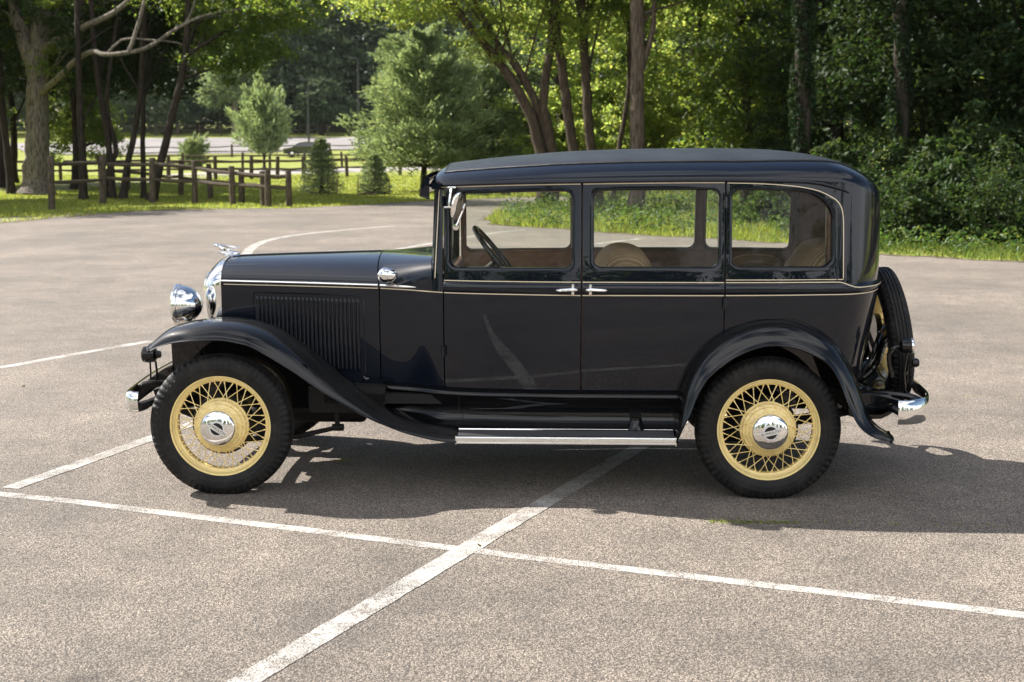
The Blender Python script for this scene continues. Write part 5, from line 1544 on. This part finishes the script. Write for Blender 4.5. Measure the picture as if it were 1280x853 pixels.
# ---- split rail fences
M['fence'] = bark_mat('fence_wood', (.032, .026, .018), (.125, .10, .075), (14, 14, 3), .5)
def fence(label, posts, hs, rails, seed, r_post=.085, group='split rail fences of the park', over=0):
    r = np.random.default_rng(seed)
    t = empty('rail_fence', (posts[0][0], posts[0][1], float(height(*posts[0]))), 0, label, 'fence', group)
    o = np.array([posts[0][0], posts[0][1], float(height(*posts[0]))])
    B = [np.array([p[0], p[1], float(height(*p))])-o for p in posts]
    for b, h in zip(B, hs):
        w = r_post*r.uniform(.9, 1.12); tp = b+np.array([r.normal()*.04, r.normal()*.04, h])
        m = MB().tube([b-[0, 0, .1], b+(tp-b)*.3, b+(tp-b)*.7, tp-[0, 0, .02], tp], [w, w*1.02, w*.97, w*.96, w*.8], 10)
        m.build('post', M['fence'], t, 40)
    for i in range(len(B)-1):
        for f in rails:
            a = B[i]+np.array([0, 0, hs[i]*f+r.normal()*.015]); b = B[i+1]+np.array([0, 0, hs[i+1]*f+r.normal()*.015])
            d = (b-a)/np.linalg.norm(b-a); a = a-d*over; b = b+d*over; L = np.linalg.norm(b-a)
            mid = (a+b)/2+np.array([0, 0, r.normal()*.02-.015])
            m = MB().tube(spline([a, mid, b], 8), [.035, .052, .056, .058, .056, .055, .05, .034], 7)
            m.build('rail', M['fence'], t, 50)
    return t
fence('nearest two-rail wooden fence running past the thick oak trunk to the lawn', [(-12.1, 29.7), (-11.58, 32.6), (-10.37, 33.4), (-9.05, 32.97), (-7.78, 31.97), (-6.66, 31.2), (-6.07, 31.1)], [1.40, 1.36, 1.30, 1.22, 1.09, 1.0, .99], (.84, .53), 1, .088)
fence('second rail fence that slants back from the end of the nearest one', [(-15.6, 46.5), (-13.93, 44.05), (-12.41, 41.68), (-10.81, 38.84), (-9.31, 36.3), (-7.82, 33.49), (-6.9, 31.9)], [1.2, 1.2, 1.18, 1.15, 1.08, .98, .95], (.84, .53), 2)
fence('long rail fence across the meadow on the near side of the park path', [(-26.5, 51), (-24.2, 53.2), (-22.08, 55.09), (-20.22, 56.33), (-18.21, 57.62), (-15.76, 57.9), (-13.6, 57.9), (-12.03, 58.3), (-10.93, 58.9), (-9.81, 59.6), (-8.19, 63.33), (-5.82, 66.58), (-3.4, 68.32), (-.5, 70)], [1.05]*14, (.82, .45), 3)
fence('rail fence on the far side of the park path behind the round bush', [(-24.5, 74), (-22.39, 76), (-19.69, 78), (-16.5, 80), (-15.0, 81), (-13.0, 82.5), (-11.0, 85), (-9.0, 87), (-6.0, 90), (-3, 92.5), (0, 95)], [1.05]*11, (.82, .45), 4)
fence('distant rail fence in front of the far car park', [(-36+i*3.0, 127+i*1.2) for i in range(13)], [1.25]*13, (.82, .45), 5, .10)
fence('farthest rail fence along the foot of the far wood', [(-62+i*3.0, 196-abs(i-10)*.3) for i in range(24)], [1.6]*24, (.85, .5), 6, .13)
# ---- lamp posts
M['dark_metal'] = simple('dark_metal', (.02, .022, .024), rough=.5)
M['lampglass'] = simple('lamp_glass', (.5, .5, .48), rough=.3)
def lamp(label, x, y, h):
    t = empty('lamp_post', (x, y, float(height(x, y))), 0, label, 'lamp post', 'lamp posts at the far car park')
    MB().tube([(0, 0, 0), (0, 0, h*.5), (0, 0, h)], [.11, .09, .07], 10).lathe([(.2, 0), (.2, .5), (.13, .55)], (0, 0, 0), 'z', 14).build('pole', M['dark_metal'], t)
    MB().box((-.45, 0, h+.02), (.7, .28, .14), bev=.04).tube([(0, 0, h-.05), (-.2, 0, h+.02)], .04, 8).build('lamp_head', M['dark_metal'], t)
lamp('thin dark lamp post beside the parked car at the far lot', -20.6, 138, 7.4)
lamp('taller dark lamp post at the left edge of the big pine', -15.3, 136, 9.5)
# ---- car parked far off
M['far_paint'] = simple('dark_green_paint', (.008, .014, .014), rough=.3, coat=1)
M['far_glass'] = simple('dark_glass', (.02, .025, .028), rough=.08, spec=.8)
fc = empty('parked_car', (-20.0, 131, float(height(-20.0, 131))), R(12), 'dark green modern car parked at the far lot behind the pale pine', 'car')
mb = MB(); pr = [(-2.1, .35), (-2.15, .62), (-2.0, .80), (-1.2, .95), (-.55, 1.38), (0, 1.47), (.8, 1.44), (1.55, 1.05), (2.05, .98), (2.15, .7), (2.1, .35)]
rows = []
for y, k in ((-.86, .96), (-.88, 1), (-.70, 1.0), (0, 1.01), (.70, 1.0), (.88, 1), (.86, .96)):
    rows.append([(x*k, y*(1 if z < 1 else .82), .35+(z-.35)*k) for x, z in pr])
mb.grid(rows); mb.f += [tuple(range(11)), tuple(len(mb.v)-11+i for i in range(11))]
mb.build('body', M['far_paint'], fc, 30)
for s in (-1, 1):
    g = MB(); o_ = [(-1.05, 1.0), (-.52, 1.33), (0, 1.40), (.75, 1.38), (1.30, 1.06)]
    g.v = [(x, s*(.885 if z < 1.05 else .75), z) for x, z in o_]+[(x, s*(.90 if z < 1.05 else .765), z) for x, z in o_]
    g.f = [(0, 1, 2, 3, 4), (9, 8, 7, 6, 5)]+[(i, (i+1) % 5, 5+(i+1) % 5, 5+i) for i in range(5)]
    g.build('side_window', M['far_glass'], fc)
    for x in (-1.3, 1.3):
        w = MB().lathe([(.15, -.1), (.30, -.1), (.33, -.05), (.33, .05), (.30, .1), (.15, .1)], (x, s*.80, .33), 'y', 24).build('wheel', M['rubber'], fc)
        MB().lathe([(.0, -.09), (.16, -.105), (.20, -.09), (.2, .09), (.16, .105), (0, .09)], (x, s*.80, .33), 'y', 20).build('wheel_rim', M['satin'], w)

# ---- soil rim along the lot, grit and fallen leaves on the tarmac
def rim_strip(name, pts, w0, w1, z, mat, seed):
    r = np.random.default_rng(seed); P = np.array(pts); L, Q = [], []
    for i in range(len(P)):
        d = P[min(i+1, len(P)-1)]-P[max(i-1, 0)]; d /= np.linalg.norm(d)+1e-9; nn = np.array([-d[1], d[0]])
        L.append(P[i]+nn*abs(r.normal()*w1+w1)); Q.append(P[i]-nn*abs(r.normal()*w0+w0*.6))
    mb = MB(); mb.grid([[(a[0], a[1], z), (b[0], b[1], z)] for a, b in zip(L, Q)])
    return tag(mb.build(name, mat, None, 0), kind='structure')
M['soil'] = two_tone('dark_soil', (.045, .034, .022), (.15, .12, .085), 5, bump=.6, bscale=30)
rim_strip('soil_rim', [p for p in EDGE if -14 < p[0] < 16 and p[1] > 8], .10, .10, .0095, M['soil'], 31)
r = np.random.default_rng(91)
n = 1500; gx = np.concatenate([r.uniform(-5, 6, n//2), r.uniform(-9, 9, n//2)]); gy = np.concatenate([r.uniform(-4.5, 6, n//2), r.uniform(-3, 18, n//2)])
sz = r.uniform(.002, .0065, n); sz[r.uniform(size=n) < .02] *= 1.8
dirs = np.array([[1, 0, 0], [0, 1, 0], [-1, 0, 0], [0, -1, 0], [0, 0, .8]])
vv = np.stack([gx, gy, np.full(n, .008)], 1)[:, None, :]+dirs[None]*sz[:, None, None]*r.uniform(.6, 1.3, (n, 5, 1))
ff = np.array([[0, 1, 4], [1, 2, 4], [2, 3, 4], [3, 0, 4]])
tag(np_mesh('grit', vv.reshape(-1, 3), (ff[None]+(np.arange(n)*5)[:, None, None]).reshape(-1, 3), M['grit'] if 'grit' in M else M['dirt']), kind='stuff')
n = 90; c = np.stack([r.uniform(-7, 8, n), r.uniform(-3.5, 14, n), np.full(n, .016)], 1)
M['dry_leaf'] = leaf_mat('dry_leaf', (.16, .095, .04), (.16, .09, .03), .2, hue=.03, val=.4)
v = leaf_quads(c, .035, r, up=2.5); tag(np_mesh('fallen_leaves', v, quads(len(v)), M['dry_leaf']), kind='stuff')

# ---- summer air
hz = bpy.data.materials.new('summer_haze'); hz.use_nodes = True
hn, hl = hz.node_tree.nodes, hz.node_tree.links
hn.clear(); ho = hn.new('ShaderNodeOutputMaterial'); hv = hn.new('ShaderNodeVolumePrincipled')
hv.inputs['Color'].default_value = (.86, .92, .95, 1); hv.inputs['Density'].default_value = .00005; hv.inputs['Anisotropy'].default_value = .1
hl.new(hv.outputs[0], ho.inputs['Volume'])
tag(MB().box((0, 0, 28.5), (3200, 3200, 63)).build('haze', hz, None, 0), kind='stuff')
